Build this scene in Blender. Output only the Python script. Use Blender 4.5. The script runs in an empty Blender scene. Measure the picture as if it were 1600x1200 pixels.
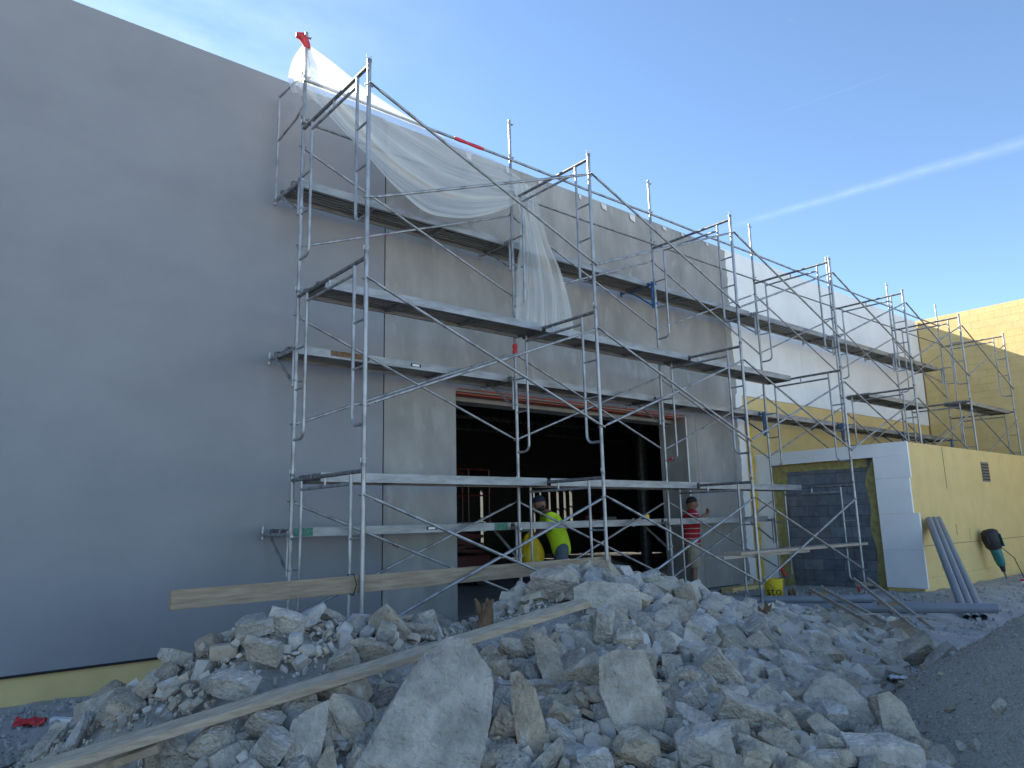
import bpy, bmesh, math, random
import numpy as np
from mathutils import Vector, Matrix, Euler, noise

S = bpy.context.scene
COL = S.collection
R_ = math.radians
random.seed(7)

# ------------------------------------------------------------------ camera
CAM = Vector((-3.2329, -5.8836, 1.5299))
RT = Vector((0.76443533, -0.64426668, -0.02364468))
UP = Vector((-0.10191278, -0.15697322, 0.98233049))
FW = Vector((0.63659439, 0.74851844, 0.18565488))
FPX = 1141.76                      # focal length for a 1600 px wide picture
cam = bpy.data.cameras.new('camera')
camo = bpy.data.objects.new('camera', cam)
COL.objects.link(camo)
m = Matrix.Identity(4)
for i in range(3):
    m[i][0], m[i][1], m[i][2], m[i][3] = RT[i], UP[i], -FW[i], CAM[i]
camo.matrix_world = m
cam.sensor_width = 36.0
cam.lens = FPX / 1600 * 36
cam.clip_start = 0.05
cam.clip_end = 6000
S.camera = camo

# ------------------------------------------------------------------ light
SUN = Vector((-0.17, 1.0, 0.60)).normalized()      # towards the sun (behind the building, to the left)
SUN_EL = math.asin(SUN.z)
SUN_AZ = math.atan2(SUN.x, SUN.y)                  # from +Y clockwise
world = bpy.data.worlds.new('World')
S.world = world
world.use_nodes = True
wt = world.node_tree
wt.nodes.clear()
wo = wt.nodes.new('ShaderNodeOutputWorld')
bg = wt.nodes.new('ShaderNodeBackground')
sky = wt.nodes.new('ShaderNodeTexSky')
sky.sky_type = 'NISHITA'
sky.sun_disc = False
sky.sun_elevation = SUN_EL
sky.sun_rotation = SUN_AZ
sky.air_density = 0.8
sky.dust_density = 0.1
sky.ozone_density = 1.0
sky.altitude = 900
bg.inputs['Strength'].default_value = 0.058
wt.links.new(bg.outputs[0], wo.inputs[0])

def wn(t, **kw):
    n = wt.nodes.new(t)
    for k, v in kw.items():
        setattr(n, k, v)
    return n
def wmath(op, a, b=None, c=None, clamp=False):
    n = wn('ShaderNodeMath', operation=op)
    n.use_clamp = clamp
    for i, v in enumerate((a, b, c)):
        if v is None:
            continue
        if isinstance(v, (int, float)):
            n.inputs[i].default_value = v
        else:
            wt.links.new(v, n.inputs[i])
    return n.outputs[0]
def wdot(a, vec):
    n = wn('ShaderNodeVectorMath', operation='DOT_PRODUCT')
    wt.links.new(a, n.inputs[0])
    n.inputs[1].default_value = vec
    return n.outputs['Value']
tc = wn('ShaderNodeTexCoord')
DIR = tc.outputs['Generated']
def contrail(d0, d1, w0, strength, seed, amax=0.95):
    d0 = Vector(d0).normalized(); d1 = Vector(d1).normalized()
    nrm = d0.cross(d1).normalized()
    tan = nrm.cross(d0).normalized()
    off = wdot(DIR, nrm)
    al = wdot(DIR, tan)
    nz = wn('ShaderNodeTexNoise'); nz.inputs['Scale'].default_value = 60; nz.inputs['Detail'].default_value = 5
    wt.links.new(DIR, nz.inputs['Vector'])
    nz2 = wn('ShaderNodeTexNoise'); nz2.inputs['Scale'].default_value = 22 + seed; nz2.inputs['Detail'].default_value = 3
    wt.links.new(DIR, nz2.inputs['Vector'])
    wob = wmath('MULTIPLY_ADD', nz2.outputs[0], w0 * 0.2, -w0 * 0.1)
    a = wmath('ABSOLUTE', wmath('ADD', off, wob))
    width = wmath('MULTIPLY_ADD', al, w0 * 1.4, w0 * 0.55)
    prof = wmath('SUBTRACT', 1.0, wmath('DIVIDE', a, width), clamp=True)
    prof = wmath('POWER', prof, 1.3)
    gate = wmath('MULTIPLY', wmath('MULTIPLY_ADD', al, 9.0, 0.35, clamp=True), wmath('MULTIPLY_ADD', al, -6.0, 6.0 * amax, clamp=True))
    p = wmath('MULTIPLY', wmath('MULTIPLY', prof, gate), wmath('MULTIPLY_ADD', nz.outputs[0], 1.0, 0.15))
    return wmath('MULTIPLY', p, strength)
c1 = contrail((0.7963, 0.4803, 0.3677), (0.8999, 0.1938, 0.3907), 0.0105, 0.21, 0)
c2 = contrail((0.7827, 0.3948, 0.4813), (0.8208, 0.2934, 0.4901), 0.0015, 0.16, 5, 0.15)
# thin high wisps
mp = wn('ShaderNodeMapping'); mp.inputs['Scale'].default_value = (2.0, 5.0, 7.0); mp.inputs['Rotation'].default_value = (0.3, 0.5, 0.6)
wt.links.new(DIR, mp.inputs['Vector'])
nw = wn('ShaderNodeTexNoise'); nw.inputs['Scale'].default_value = 1.7; nw.inputs['Detail'].default_value = 8; nw.inputs['Roughness'].default_value = 0.62
wt.links.new(mp.outputs[0], nw.inputs['Vector'])
near = wmath('POWER', wmath('MAXIMUM', wdot(DIR, (0.15, 0.80, 0.58)), 0.0), 34.0)      # a veil of cirrus towards the sun
wis = wmath('ADD', wmath('MULTIPLY', wmath('MULTIPLY', near, wmath('SUBTRACT', nw.outputs[0], 0.34, clamp=True)), 0.95), wmath('MULTIPLY', wmath('SUBTRACT', nw.outputs[0], 0.63, clamp=True), 0.8))
tot = wmath('ADD', wmath('ADD', c1, c2), wis, clamp=True)
mixc = wn('ShaderNodeMix', data_type='RGBA')
wt.links.new(tot, mixc.inputs['Factor'])
tint = wn('ShaderNodeMix', data_type='RGBA', blend_type='MULTIPLY')
tint.inputs['Factor'].default_value = 1.0
tint.inputs['B'].default_value = (0.91, 0.985, 1.0, 1)          # a clear, slightly cyan sky
wt.links.new(sky.outputs[0], tint.inputs['A'])
wt.links.new(tint.outputs['Result'], mixc.inputs['A'])
mixc.inputs['B'].default_value = (4.3, 4.9, 5.6, 1)
wt.links.new(mixc.outputs['Result'], bg.inputs['Color'])

sl = bpy.data.lights.new('sun', 'SUN')
sl.energy = 4.8
sl.angle = R_(0.53)
sl.color = (1.0, 0.93, 0.82)
so = bpy.data.objects.new('sun', sl)
COL.objects.link(so)
so.rotation_euler = (-SUN).to_track_quat('-Z', 'Y').to_euler()

S.view_settings.view_transform = 'Standard'
S.view_settings.look = 'None'
S.view_settings.gamma = 1
S.view_settings.use_curve_mapping = False
S.view_settings.exposure = 2.45

# ------------------------------------------------------------------ materials
def mat(name, col, rough=0.8, metal=0.0, var=0.12, scale=4.0, bump=0.0, bscale=40.0, stretch=(1, 1, 1), col2=None,
        fac_lo=0.35, fac_hi=0.65, rnd=0.0, spec=None, detail=6, speck=None, bdist=0.02):
    """noise-mixed colour, optional bump, optional per-piece tint"""
    M = bpy.data.materials.new(name)
    M.use_nodes = True
    t = M.node_tree
    b = t.nodes['Principled BSDF']
    b.inputs['Roughness'].default_value = rough
    b.inputs['Metallic'].default_value = metal
    if spec is not None:
        b.inputs['Specular IOR Level'].default_value = spec
    tcn = t.nodes.new('ShaderNodeTexCoord')
    mpn = t.nodes.new('ShaderNodeMapping')
    mpn.inputs['Scale'].default_value = stretch
    t.links.new(tcn.outputs['Object'], mpn.inputs['Vector'])
    nz = t.nodes.new('ShaderNodeTexNoise')
    nz.inputs['Scale'].default_value = scale
    nz.inputs['Detail'].default_value = detail
    nz.inputs['Roughness'].default_value = 0.6
    t.links.new(mpn.outputs[0], nz.inputs['Vector'])
    rp = t.nodes.new('ShaderNodeValToRGB')
    c2 = col2 if col2 else tuple(max(0, c * (1 - var)) for c in col)
    c1 = col if col2 else tuple(min(1, c * (1 + var)) for c in col)
    rp.color_ramp.elements[0].position = fac_lo
    rp.color_ramp.elements[1].position = fac_hi
    rp.color_ramp.elements[0].color = (*c2, 1)
    rp.color_ramp.elements[1].color = (*c1, 1)
    t.links.new(nz.outputs[0], rp.inputs[0])
    out = rp.outputs[0]
    if speck:
        sc, thr, sccol, amt = speck
        n3 = t.nodes.new('ShaderNodeTexNoise'); n3.inputs['Scale'].default_value = sc; n3.inputs['Detail'].default_value = 3
        t.links.new(mpn.outputs[0], n3.inputs['Vector'])
        r3 = t.nodes.new('ShaderNodeValToRGB')
        r3.color_ramp.elements[0].position = thr; r3.color_ramp.elements[1].position = min(1, thr + 0.08)
        r3.color_ramp.elements[1].color = (amt, amt, amt, 1)
        t.links.new(n3.outputs[0], r3.inputs[0])
        mx = t.nodes.new('ShaderNodeMix'); mx.data_type = 'RGBA'
        t.links.new(r3.outputs[0], mx.inputs['Factor']); t.links.new(out, mx.inputs['A'])
        mx.inputs['B'].default_value = (*sccol, 1)
        out = mx.outputs['Result']
    if rnd:
        oi = t.nodes.new('ShaderNodeObjectInfo')
        ge = t.nodes.new('ShaderNodeNewGeometry')
        ad = t.nodes.new('ShaderNodeMath'); ad.operation = 'ADD'
        t.links.new(oi.outputs['Random'], ad.inputs[0]); t.links.new(ge.outputs['Random Per Island'], ad.inputs[1])
        fr = t.nodes.new('ShaderNodeMath'); fr.operation = 'FRACT'; t.links.new(ad.outputs[0], fr.inputs[0])
        ma = t.nodes.new('ShaderNodeMath'); ma.operation = 'MULTIPLY_ADD'
        t.links.new(fr.outputs[0], ma.inputs[0]); ma.inputs[1].default_value = 2 * rnd; ma.inputs[2].default_value = 1 - rnd
        hs = t.nodes.new('ShaderNodeHueSaturation')
        t.links.new(ma.outputs[0], hs.inputs['Value']); t.links.new(out, hs.inputs['Color'])
        f2 = t.nodes.new('ShaderNodeMath'); f2.operation = 'MULTIPLY'; f2.inputs[1].default_value = 7.31; t.links.new(fr.outputs[0], f2.inputs[0])
        f3 = t.nodes.new('ShaderNodeMath'); f3.operation = 'FRACT'; t.links.new(f2.outputs[0], f3.inputs[0])
        f4 = t.nodes.new('ShaderNodeMath'); f4.operation = 'MULTIPLY_ADD'; t.links.new(f3.outputs[0], f4.inputs[0]); f4.inputs[1].default_value = min(8 * rnd, 1.0); f4.inputs[2].default_value = 1 - min(4 * rnd, .5)
        t.links.new(f4.outputs[0], hs.inputs['Saturation'])
        out = hs.outputs[0]
    t.links.new(out, b.inputs['Base Color'])
    if bump:
        nb = t.nodes.new('ShaderNodeTexNoise')
        nb.inputs['Scale'].default_value = bscale
        nb.inputs['Detail'].default_value = 6
        t.links.new(mpn.outputs[0], nb.inputs['Vector'])
        bn = t.nodes.new('ShaderNodeBump')
        bn.inputs['Strength'].default_value = bump
        bn.inputs['Distance'].default_value = bdist
        t.links.new(nb.outputs[0], bn.inputs['Height'])
        t.links.new(bn.outputs[0], b.inputs['Normal'])
    return M

MAT = {}
MAT['galv'] = mat('galvanized_steel', (0.39, 0.395, 0.40), rough=0.45, metal=0.65, scale=9, var=0.18, col2=(0.22, 0.222, 0.225),
                  fac_lo=0.36, fac_hi=0.56, stretch=(1, 1, 0.35), bump=0.05, bscale=60, speck=(23, 0.64, (0.30, 0.24, 0.19), 0.7))
MAT['galv_dark'] = mat('weathered_steel', (0.24, 0.245, 0.25), rough=0.5, metal=0.5, scale=14, var=0.2, col2=(0.12, 0.12, 0.12),
                       bump=0.05, bscale=80, speck=(17, 0.62, (0.22, 0.15, 0.10), 0.8))
MAT['deck'] = mat('deck_steel', (0.28, 0.28, 0.27), rough=0.5, metal=0.4, scale=5, col2=(0.16, 0.155, 0.145), fac_lo=0.3, fac_hi=0.6,
                  stretch=(0.4, 3, 3), bump=0.05, bscale=40)
MAT['rail'] = mat('deck_rail_steel', (0.33, 0.335, 0.34), rough=0.5, metal=0.35, scale=6, col2=(0.19, 0.19, 0.19), fac_lo=0.3, fac_hi=0.6, stretch=(.5, 2, 2), bump=0.05, bscale=60, speck=(9, 0.66, (0.24, 0.17, 0.12), 0.6))
MAT['blue_steel'] = mat('blue_painted_steel', (0.015, 0.10, 0.26), rough=0.45, scale=20, var=0.3)
MAT['green_paint'] = mat('green_paint', (0.05, 0.17, 0.12), rough=0.6, scale=30, var=0.4)
MAT['grey_finish'] = mat('grey_finish_render', (0.272, 0.274, 0.285), rough=0.85, scale=0.8, var=0.08, bump=0.14, bscale=260, detail=7, col2=(0.236, 0.238, 0.25), stretch=(1, 1, 1.6), speck=(1.1, 0.62, (0.272, 0.274, 0.284), 0.5))
MAT['base_coat'] = mat('cement_base_coat', (0.37, 0.358, 0.335), rough=0.85, scale=1.1, col2=(0.225, 0.216, 0.20), fac_lo=0.30, fac_hi=0.68,
                       stretch=(1.5, 1.5, 0.7), bump=0.10, bscale=30, speck=(2.6, 0.58, (0.37, 0.36, 0.34), 0.75), detail=9)
MAT['eps'] = mat('white_foam_board', (0.82, 0.81, 0.79), rough=0.75, scale=1.4, var=0.05, bump=0.04, bscale=300, rnd=0.02)
MAT['yellow'] = mat('yellow_membrane', (0.66, 0.49, 0.21), rough=0.7, scale=2.2, var=0.06, bump=0.10, bscale=18, speck=(7, 0.67, (0.50, 0.37, 0.16), 0.4), rnd=0.006)
MAT['yellow_foam'] = mat('yellow_foam', (0.70, 0.46, 0.05), rough=0.7, scale=8, var=0.2, bump=0.3, bscale=25)
MAT['black'] = mat('black_gap', (0.012, 0.012, 0.013), rough=0.8)
MAT['red_tape'] = mat('red_tape', (0.55, 0.03, 0.04), rough=0.45, scale=15, var=0.25)
MAT['red_flash'] = mat('red_flashing', (0.42, 0.07, 0.04), rough=0.5, scale=3, col2=(0.20, 0.10, 0.08), fac_lo=0.38, fac_hi=0.5, stretch=(1, 6, 6))
MAT['paper'] = mat('white_paper', (0.66, 0.65, 0.63), rough=0.8, scale=20)
MAT['concrete'] = mat('concrete_floor', (0.26, 0.26, 0.255), rough=0.7, scale=2.0, var=0.15, bump=0.05)
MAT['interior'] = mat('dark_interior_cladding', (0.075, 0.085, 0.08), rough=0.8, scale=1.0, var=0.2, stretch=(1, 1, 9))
MAT['olive'] = mat('olive_mesh', (0.34, 0.29, 0.11), rough=0.75, scale=10, var=0.25, bump=0.15, bscale=120, detail=8)
MAT['block'] = mat('blue_grey_block', (0.15, 0.165, 0.19), rough=0.38, scale=6, var=0.2, bump=0.12, bscale=60, rnd=0.22)
MAT['mortar'] = mat('dark_mortar', (0.05, 0.055, 0.065), rough=0.8)
MAT['rock'] = mat('broken_limestone', (0.58, 0.515, 0.435), rough=0.95, scale=3.2, col2=(0.34, 0.305, 0.26), fac_lo=0.32, fac_hi=0.66, bump=0.9, bscale=11,
                  bdist=0.05, rnd=0.18, speck=(7, 0.63, (0.60, 0.58, 0.55), 0.6), spec=0.15, detail=12)
MAT['rock_big'] = mat('large_limestone', (0.58, 0.515, 0.435), rough=0.95, scale=7, col2=(0.31, 0.28, 0.24), fac_lo=0.32, fac_hi=0.66, bump=1.0, bscale=34,
                      bdist=0.035, rnd=0.16, speck=(13, 0.64, (0.62, 0.60, 0.57), 0.6), spec=0.15, detail=12)
MAT['dirt'] = mat('crushed_stone_dirt', (0.48, 0.44, 0.385), rough=0.95, scale=9, col2=(0.33, 0.30, 0.26), bump=0.8, bscale=45, spec=0.1, detail=10)
MAT['ground'] = mat('gravelly_ground', (0.44, 0.425, 0.40), rough=0.95, scale=3, col2=(0.34, 0.33, 0.31), bump=0.8, bscale=30, spec=0.1, detail=12)
MAT['gravel'] = mat('dark_gravel', (0.52, 0.46, 0.375), rough=0.95, scale=60, col2=(0.34, 0.30, 0.245), bump=0.9, bscale=70, spec=0.1, rnd=0.25)
MAT['wood'] = mat('raw_lumber', (0.42, 0.33, 0.235), rough=0.8, scale=3, col2=(0.27, 0.205, 0.145), stretch=(1.2, 14, 14), bump=0.2, bscale=10, speck=(1.6, 0.62, (0.20, 0.14, 0.09), 0.4), rnd=0.08)
MAT['wood_grey'] = mat('weathered_lumber', (0.46, 0.39, 0.31), rough=0.85, scale=3, col2=(0.31, 0.26, 0.205), stretch=(1.2, 14, 14), bump=0.25, bscale=10, rnd=0.08)
MAT['bark'] = mat('splintered_wood', (0.25, 0.15, 0.08), rough=0.9, scale=9, col2=(0.11, 0.07, 0.04), bump=0.6, bscale=30)
MAT['pipe'] = mat('grey_pvc', (0.21, 0.222, 0.24), rough=0.45, scale=3, var=0.10, bump=0.02, speck=(30, 0.66, (0.35, 0.35, 0.34), 0.5))
MAT['bucket'] = mat('yellow_plastic', (0.78, 0.56, 0.02), rough=0.4, scale=5, var=0.06)
MAT['ink'] = mat('black_ink', (0.015, 0.015, 0.015), rough=0.6)
MAT['teal'] = mat('teal_plastic', (0.01, 0.14, 0.14), rough=0.4, var=0.15)
MAT['rubber'] = mat('black_rubber', (0.022, 0.022, 0.024), rough=0.6)
MAT['red_paint'] = mat('red_machine_paint', (0.09, 0.014, 0.012), rough=0.45)
MAT['skin'] = mat('skin', (0.36, 0.20, 0.13), rough=0.6, var=0.08)
MAT['skin_dark'] = mat('tanned_skin', (0.25, 0.13, 0.085), rough=0.6, var=0.08)
MAT['hivis'] = mat('hivis_cloth', (0.55, 0.80, 0.02), rough=0.75, scale=9, var=0.10, bump=0.4, bscale=14)
MAT['denim'] = mat('denim', (0.11, 0.13, 0.16), rough=0.9, scale=18, var=0.2, bump=0.3)
MAT['bag'] = mat('yellow_bag', (0.62, 0.42, 0.01), rough=0.55, scale=6, var=0.15, bump=0.5, bscale=9)
MAT['khaki'] = mat('khaki_cloth', (0.33, 0.27, 0.20), rough=0.9, scale=12, var=0.15, bump=0.3, bscale=15)
MAT['navy'] = mat('navy_cloth', (0.012, 0.016, 0.03), rough=0.85)
MAT['hair'] = mat('black_hair', (0.012, 0.010, 0.009), rough=0.6, bump=0.5, bscale=60)
MAT['boot'] = mat('dark_boot', (0.06, 0.045, 0.035), rough=0.7)
MAT['white'] = mat('white_paint', (0.75, 0.75, 0.74), rough=0.6, var=0.05)
MAT['window_frame'] = mat('pale_frame', (0.6, 0.6, 0.57), rough=0.6)

def mat_striped():
    M = mat('red_striped_cloth', (0.42, 0.015, 0.03), rough=0.85, scale=10, var=0.15, bump=0.3, bscale=14)
    t = M.node_tree
    b = t.nodes['Principled BSDF']
    src = b.inputs['Base Color'].links[0].from_socket
    w = t.nodes.new('ShaderNodeTexWave'); w.bands_direction = 'Z'; w.inputs['Scale'].default_value = 3.6; w.inputs['Distortion'].default_value = 0.4
    tcn = t.nodes.new('ShaderNodeTexCoord'); t.links.new(tcn.outputs['Object'], w.inputs['Vector'])
    r = t.nodes.new('ShaderNodeValToRGB'); r.color_ramp.elements[0].position = 0.93; r.color_ramp.elements[1].position = 0.97
    t.links.new(w.outputs[0], r.inputs[0])
    mx = t.nodes.new('ShaderNodeMix'); mx.data_type = 'RGBA'
    t.links.new(r.outputs[0], mx.inputs['Factor']); t.links.new(src, mx.inputs['A']); mx.inputs['B'].default_value = (0.6, 0.5, 0.5, 1)
    t.links.new(mx.outputs['Result'], b.inputs['Base Color'])
    return M
MAT['stripe'] = mat_striped()

def mat_sheet():
    M = bpy.data.materials.new('clear_plastic_sheet'); M.use_nodes = True
    t = M.node_tree; t.nodes.clear()
    o = t.nodes.new('ShaderNodeOutputMaterial')
    tr = t.nodes.new('ShaderNodeBsdfTransparent'); tr.inputs[0].default_value = (0.93, 0.95, 0.95, 1)
    df = t.nodes.new('ShaderNodeBsdfDiffuse'); df.inputs[0].default_value = (0.84, 0.84, 0.82, 1)
    tl = t.nodes.new('ShaderNodeBsdfTranslucent'); tl.inputs[0].default_value = (0.50, 0.46, 0.38, 1)
    gl = t.nodes.new('ShaderNodeBsdfGlossy'); gl.inputs['Roughness'].default_value = 0.22; gl.inputs[0].default_value = (0.9, 0.9, 0.9, 1)
    m1 = t.nodes.new('ShaderNodeMixShader'); m1.inputs[0].default_value = 0.42
    t.links.new(df.outputs[0], m1.inputs[1]); t.links.new(tl.outputs[0], m1.inputs[2])
    m2 = t.nodes.new('ShaderNodeMixShader'); m2.inputs[0].default_value = 0.08
    t.links.new(m1.outputs[0], m2.inputs[1]); t.links.new(gl.outputs[0], m2.inputs[2])
    m3 = t.nodes.new('ShaderNodeMixShader')
    uv = t.nodes.new('ShaderNodeUVMap')
    mp_ = t.nodes.new('ShaderNodeMapping'); mp_.inputs['Scale'].default_value = (1.1, 13.0, 1)
    t.links.new(uv.outputs[0], mp_.inputs[0])
    nz = t.nodes.new('ShaderNodeTexNoise'); nz.inputs['Scale'].default_value = 1.0; nz.inputs['Detail'].default_value = 5
    t.links.new(mp_.outputs[0], nz.inputs['Vector'])
    r = t.nodes.new('ShaderNodeMapRange'); r.inputs['From Min'].default_value = 0.3; r.inputs['From Max'].default_value = 0.72
    r.inputs['To Min'].default_value = 0.30; r.inputs['To Max'].default_value = 0.80
    t.links.new(nz.outputs[0], r.inputs[0])
    t.links.new(r.outputs[0], m3.inputs[0]); t.links.new(tr.outputs[0], m3.inputs[1]); t.links.new(m2.outputs[0], m3.inputs[2])
    t.links.new(m3.outputs[0], o.inputs[0])
    return M
MAT['sheet'] = mat_sheet()

# ------------------------------------------------------------------ mesh helpers
class MB:
    """collects shapes for ONE mesh"""
    def __init__(s):
        s.v, s.f = [], []
    def add(s, vs, fs):
        o = len(s.v)
        s.v += [tuple(v) for v in vs]
        s.f += [tuple(i + o for i in f) for f in fs]
        return s
    def box(s, x0, x1, y0, y1, z0, z1):
        v = [(x, y, z) for z in (z0, z1) for y in (y0, y1) for x in (x0, x1)]
        return s.add(v, [(0, 2, 3, 1), (4, 5, 7, 6), (0, 1, 5, 4), (2, 6, 7, 3), (0, 4, 6, 2), (1, 3, 7, 5)])
    def beam(s, a, b, w, h, up=(0, 0, 1)):
        a, b = Vector(a), Vector(b)
        d = (b - a).normalized(); sd = d.cross(Vector(up)).normalized(); u = sd.cross(d)
        v = [p + sd * (i * w / 2) + u * (j * h / 2) for p in (a, b) for j in (-1, 1) for i in (-1, 1)]
        return s.add(v, [(0, 1, 3, 2), (4, 6, 7, 5), (0, 4, 5, 1), (2, 3, 7, 6), (0, 2, 6, 4), (1, 5, 7, 3)])
    def tube(s, pts, r, n=10, cap=True):
        pts = [Vector(p) for p in pts]
        rs = r if isinstance(r, (list, tuple)) else [r] * len(pts)
        t0 = (pts[1] - pts[0]).normalized()
        ref = Vector((0, 0, 1)) if abs(t0.z) < 0.9 else Vector((1, 0, 0))
        u = t0.cross(ref).normalized()
        vs = []
        for k, p in enumerate(pts):
            t = (pts[min(k + 1, len(pts) - 1)] - pts[max(k - 1, 0)]).normalized()
            u = (u - t * u.dot(t)).normalized(); w = t.cross(u)
            for i in range(n):
                a = 2 * math.pi * i / n
                vs.append(p + (u * math.cos(a) + w * math.sin(a)) * rs[k])
        fs = []
        for k in range(len(pts) - 1):
            for i in range(n):
                j = (i + 1) % n
                fs.append((k * n + i, k * n + j, (k + 1) * n + j, (k + 1) * n + i))
        if cap:
            fs.append(tuple(reversed(range(n))))
            fs.append(tuple((len(pts) - 1) * n + i for i in range(n)))
        return s.add(vs, fs)
    def build(s, name, m, parent=None, smooth=False, loc=None, bevel=0):
        me = bpy.data.meshes.new(name)
        me.from_pydata(s.v, [], s.f)
        me.validate()
        me.materials.append(MAT[m] if isinstance(m, str) else m)
        if smooth:
            me.polygons.foreach_set('use_smooth', [True] * len(me.polygons))
            try:
                me.set_sharp_from_angle(angle=R_(50))
            except Exception:
                pass
        o = bpy.data.objects.new(name, me)
        COL.objects.link(o)
        if parent is not None:
            o.parent = parent
        if loc is not None:
            o.location = loc
        if bevel:
            b = o.modifiers.new('bevel', 'BEVEL'); b.width = bevel; b.segments = 2; b.limit_method = 'ANGLE'
        return o

def tag(o, label=None, cat=None, group=None, kind=None):
    if label: o['label'] = label
    if cat: o['category'] = cat
    if group: o['group'] = group
    if kind: o['kind'] = kind
    return o
def thing(name, label, cat, loc=(0, 0, 0), rz=0.0, group=None):
    o = bpy.data.objects.new(name, None)
    o.empty_display_size = 0.1
    COL.objects.link(o)
    o.location = loc; o.rotation_euler = (0, 0, rz)
    return tag(o, label, cat, group)
def dup(root, loc, label=None, rot=None):
    r = root.copy(); COL.objects.link(r); r.location = loc
    if rot is not None: r.rotation_euler = rot
    if label: r['label'] = label
    for ch in root.children:
        c = ch.copy(); COL.objects.link(c); c.parent = r
        for g in ch.children:
            d = g.copy(); COL.objects.link(d); d.parent = c
    return r

# ------------------------------------------------------------------ ground
def sstep(a, b, x):
    t = np.clip((x - a) / (b - a), 0, 1)
    return t * t * (3 - 2 * t)
HEAP = np.array([
    (-2.75, -0.5, .10), (-2.4, -0.8, .33), (-2.14, -1, .50), (-1.6, -1, .80), (-1.3, -1, .93), (-0.7, -1, .88), (-0.1, -1, .74), (0.3, -1, .72),
    (0.86, -1, .82), (1.24, -1, .96), (1.93, -1, 1.0), (2.4, -1, .90), (3.1, -1, .76), (3.45, -1, .60), (4.13, -1, .47), (5.3, -1, .30), (6.5, -1, .14),
    (-2.4, 0.2, .04), (-1.3, -0.1, .5), (-0.5, -.1, .45), (0.3, -.1, .35), (1.2, -.1, .5), (2, -.1, .6), (3, -.1, .42), (4, -.1, .28), (5.3, -.1, .15),
    (-2.6, 0.9, 0), (-1.3, 0.9, 0), (0, 0.9, 0), (1.5, 0.9, 0), (3, 0.9, 0), (5, .9, 0), (7, 0.3, 0), (8.5, -1, 0),
    (-3.2, -1.2, 0), (-2.75, -2.0, .02), (-2.0, -2.8, 0), (-0.8, -3.7, 0), (0.3, -4.5, 0), (1.5, -4.5, 0), (2.4, -3.8, .0), (3.5, -3.15, 0), (5, -2.5, 0), (7, -1.7, 0),
    (-1.7, -1.75, .52), (-0.6, -2.1, .52), (0.4, -2.4, .60), (1.4, -2.2, .66), (2.4, -2.0, .55), (3.6, -1.9, .36), (0.6, -3.3, .34), (1.6, -3.1, .34), (-0.6, -2.9, .24),
    (-4.5, -1, 0), (-4, -3, 0), (-2.5, -4.5, 0), (0, -6, 0), (3, -6, 0), (6, -4, 0), (10, -2, 0), (9, 1.5, 0), (4, 2, 0), (0, 2, 0), (-3.5, 1.5, 0)])
def _rbf():
    P = HEAP[:, :2]
    D = np.linalg.norm(P[:, None] - P[None], axis=2)
    return np.linalg.solve(D + np.eye(len(P)) * 1e-6, HEAP[:, 2])
RW = _rbf()
def base_h(x, y):
    x = np.asarray(x, float); y = np.asarray(y, float)
    return 0.20 * sstep(0.5, 3.0, x) * sstep(-2.6, -1.0, y) * (1 - sstep(60, 200, np.abs(x)))
def heap_h(x, y):
    x = np.atleast_1d(np.asarray(x, float)); y = np.atleast_1d(np.asarray(y, float))
    out = np.zeros(x.shape)
    for (px, py), w in zip(HEAP[:, :2], RW):
        out += w * np.hypot(x - px, y - py)
    return out
GC = (3.95, -5.5); GR = 2.75; GH = 1.72
def gravel_h(x, y):
    d = np.hypot(np.asarray(x) - GC[0], np.asarray(y) - GC[1])
    return GH * (1 - d / GR) - 0.10 * np.exp(-(d / 0.5) ** 2)
def surf(x, y):
    """top of whatever lies on the ground at x, y"""
    b = float(base_h(x, y))
    return max(b, float(heap_h(x, y)[0]) + 0.3 * b)
def px_ray(px, py):
    return (FW + RT * ((px - 800) / FPX) - UP * ((py - 600) / FPX))
def hit(px, py, tmax=25.0):
    """where the line of sight through a pixel meets the heap or ground"""
    d = px_ray(px, py)
    ts = np.arange(1.5, tmax, 0.02)
    xs, ys, zs = CAM.x + d.x * ts, CAM.y + d.y * ts, CAM.z + d.z * ts
    b = base_h(xs, ys)
    h = np.maximum(b, heap_h(xs, ys) + 0.3 * b)
    k = np.nonzero(zs <= h)[0]
    if len(k) == 0:
        return None
    t = ts[k[0]]
    return Vector((CAM.x + d.x * t, CAM.y + d.y * t, CAM.z + d.z * t)), t
def proj(P):
    d = Vector(P) - CAM
    z = d.dot(FW)
    return 800 + FPX * d.dot(RT) / z, 600 - FPX * d.dot(UP) / z, z

def grid_mesh(name, xs, ys, hf, m, kind, label=None, cat=None, keep=None, smooth=True):
    X, Y = np.meshgrid(xs, ys)
    Z = hf(X.ravel(), Y.ravel())
    V = np.stack([X.ravel(), Y.ravel(), Z], 1)
    nx, ny = len(xs), len(ys)
    i, j = np.meshgrid(np.arange(nx - 1), np.arange(ny - 1))
    a = (j * nx + i).ravel()
    F = np.stack([a, a + 1, a + 1 + nx, a + nx], 1)
    if keep is not None:
        ok = keep(V)
        F = F[ok[F].any(axis=1)]
        used = np.unique(F)
        mp_ = np.full(len(V), -1); mp_[used] = np.arange(len(used))
        V = V[used]; F = mp_[F]
    me = bpy.data.meshes.new(name)
    me.from_pydata(V.tolist(), [], F.tolist())
    me.materials.append(MAT[m])
    if smooth:
        me.polygons.foreach_set('use_smooth', [True] * len(me.polygons))
    o = bpy.data.objects.new(name, me)
    COL.objects.link(o)
    return tag(o, label, cat, None, kind)
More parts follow.
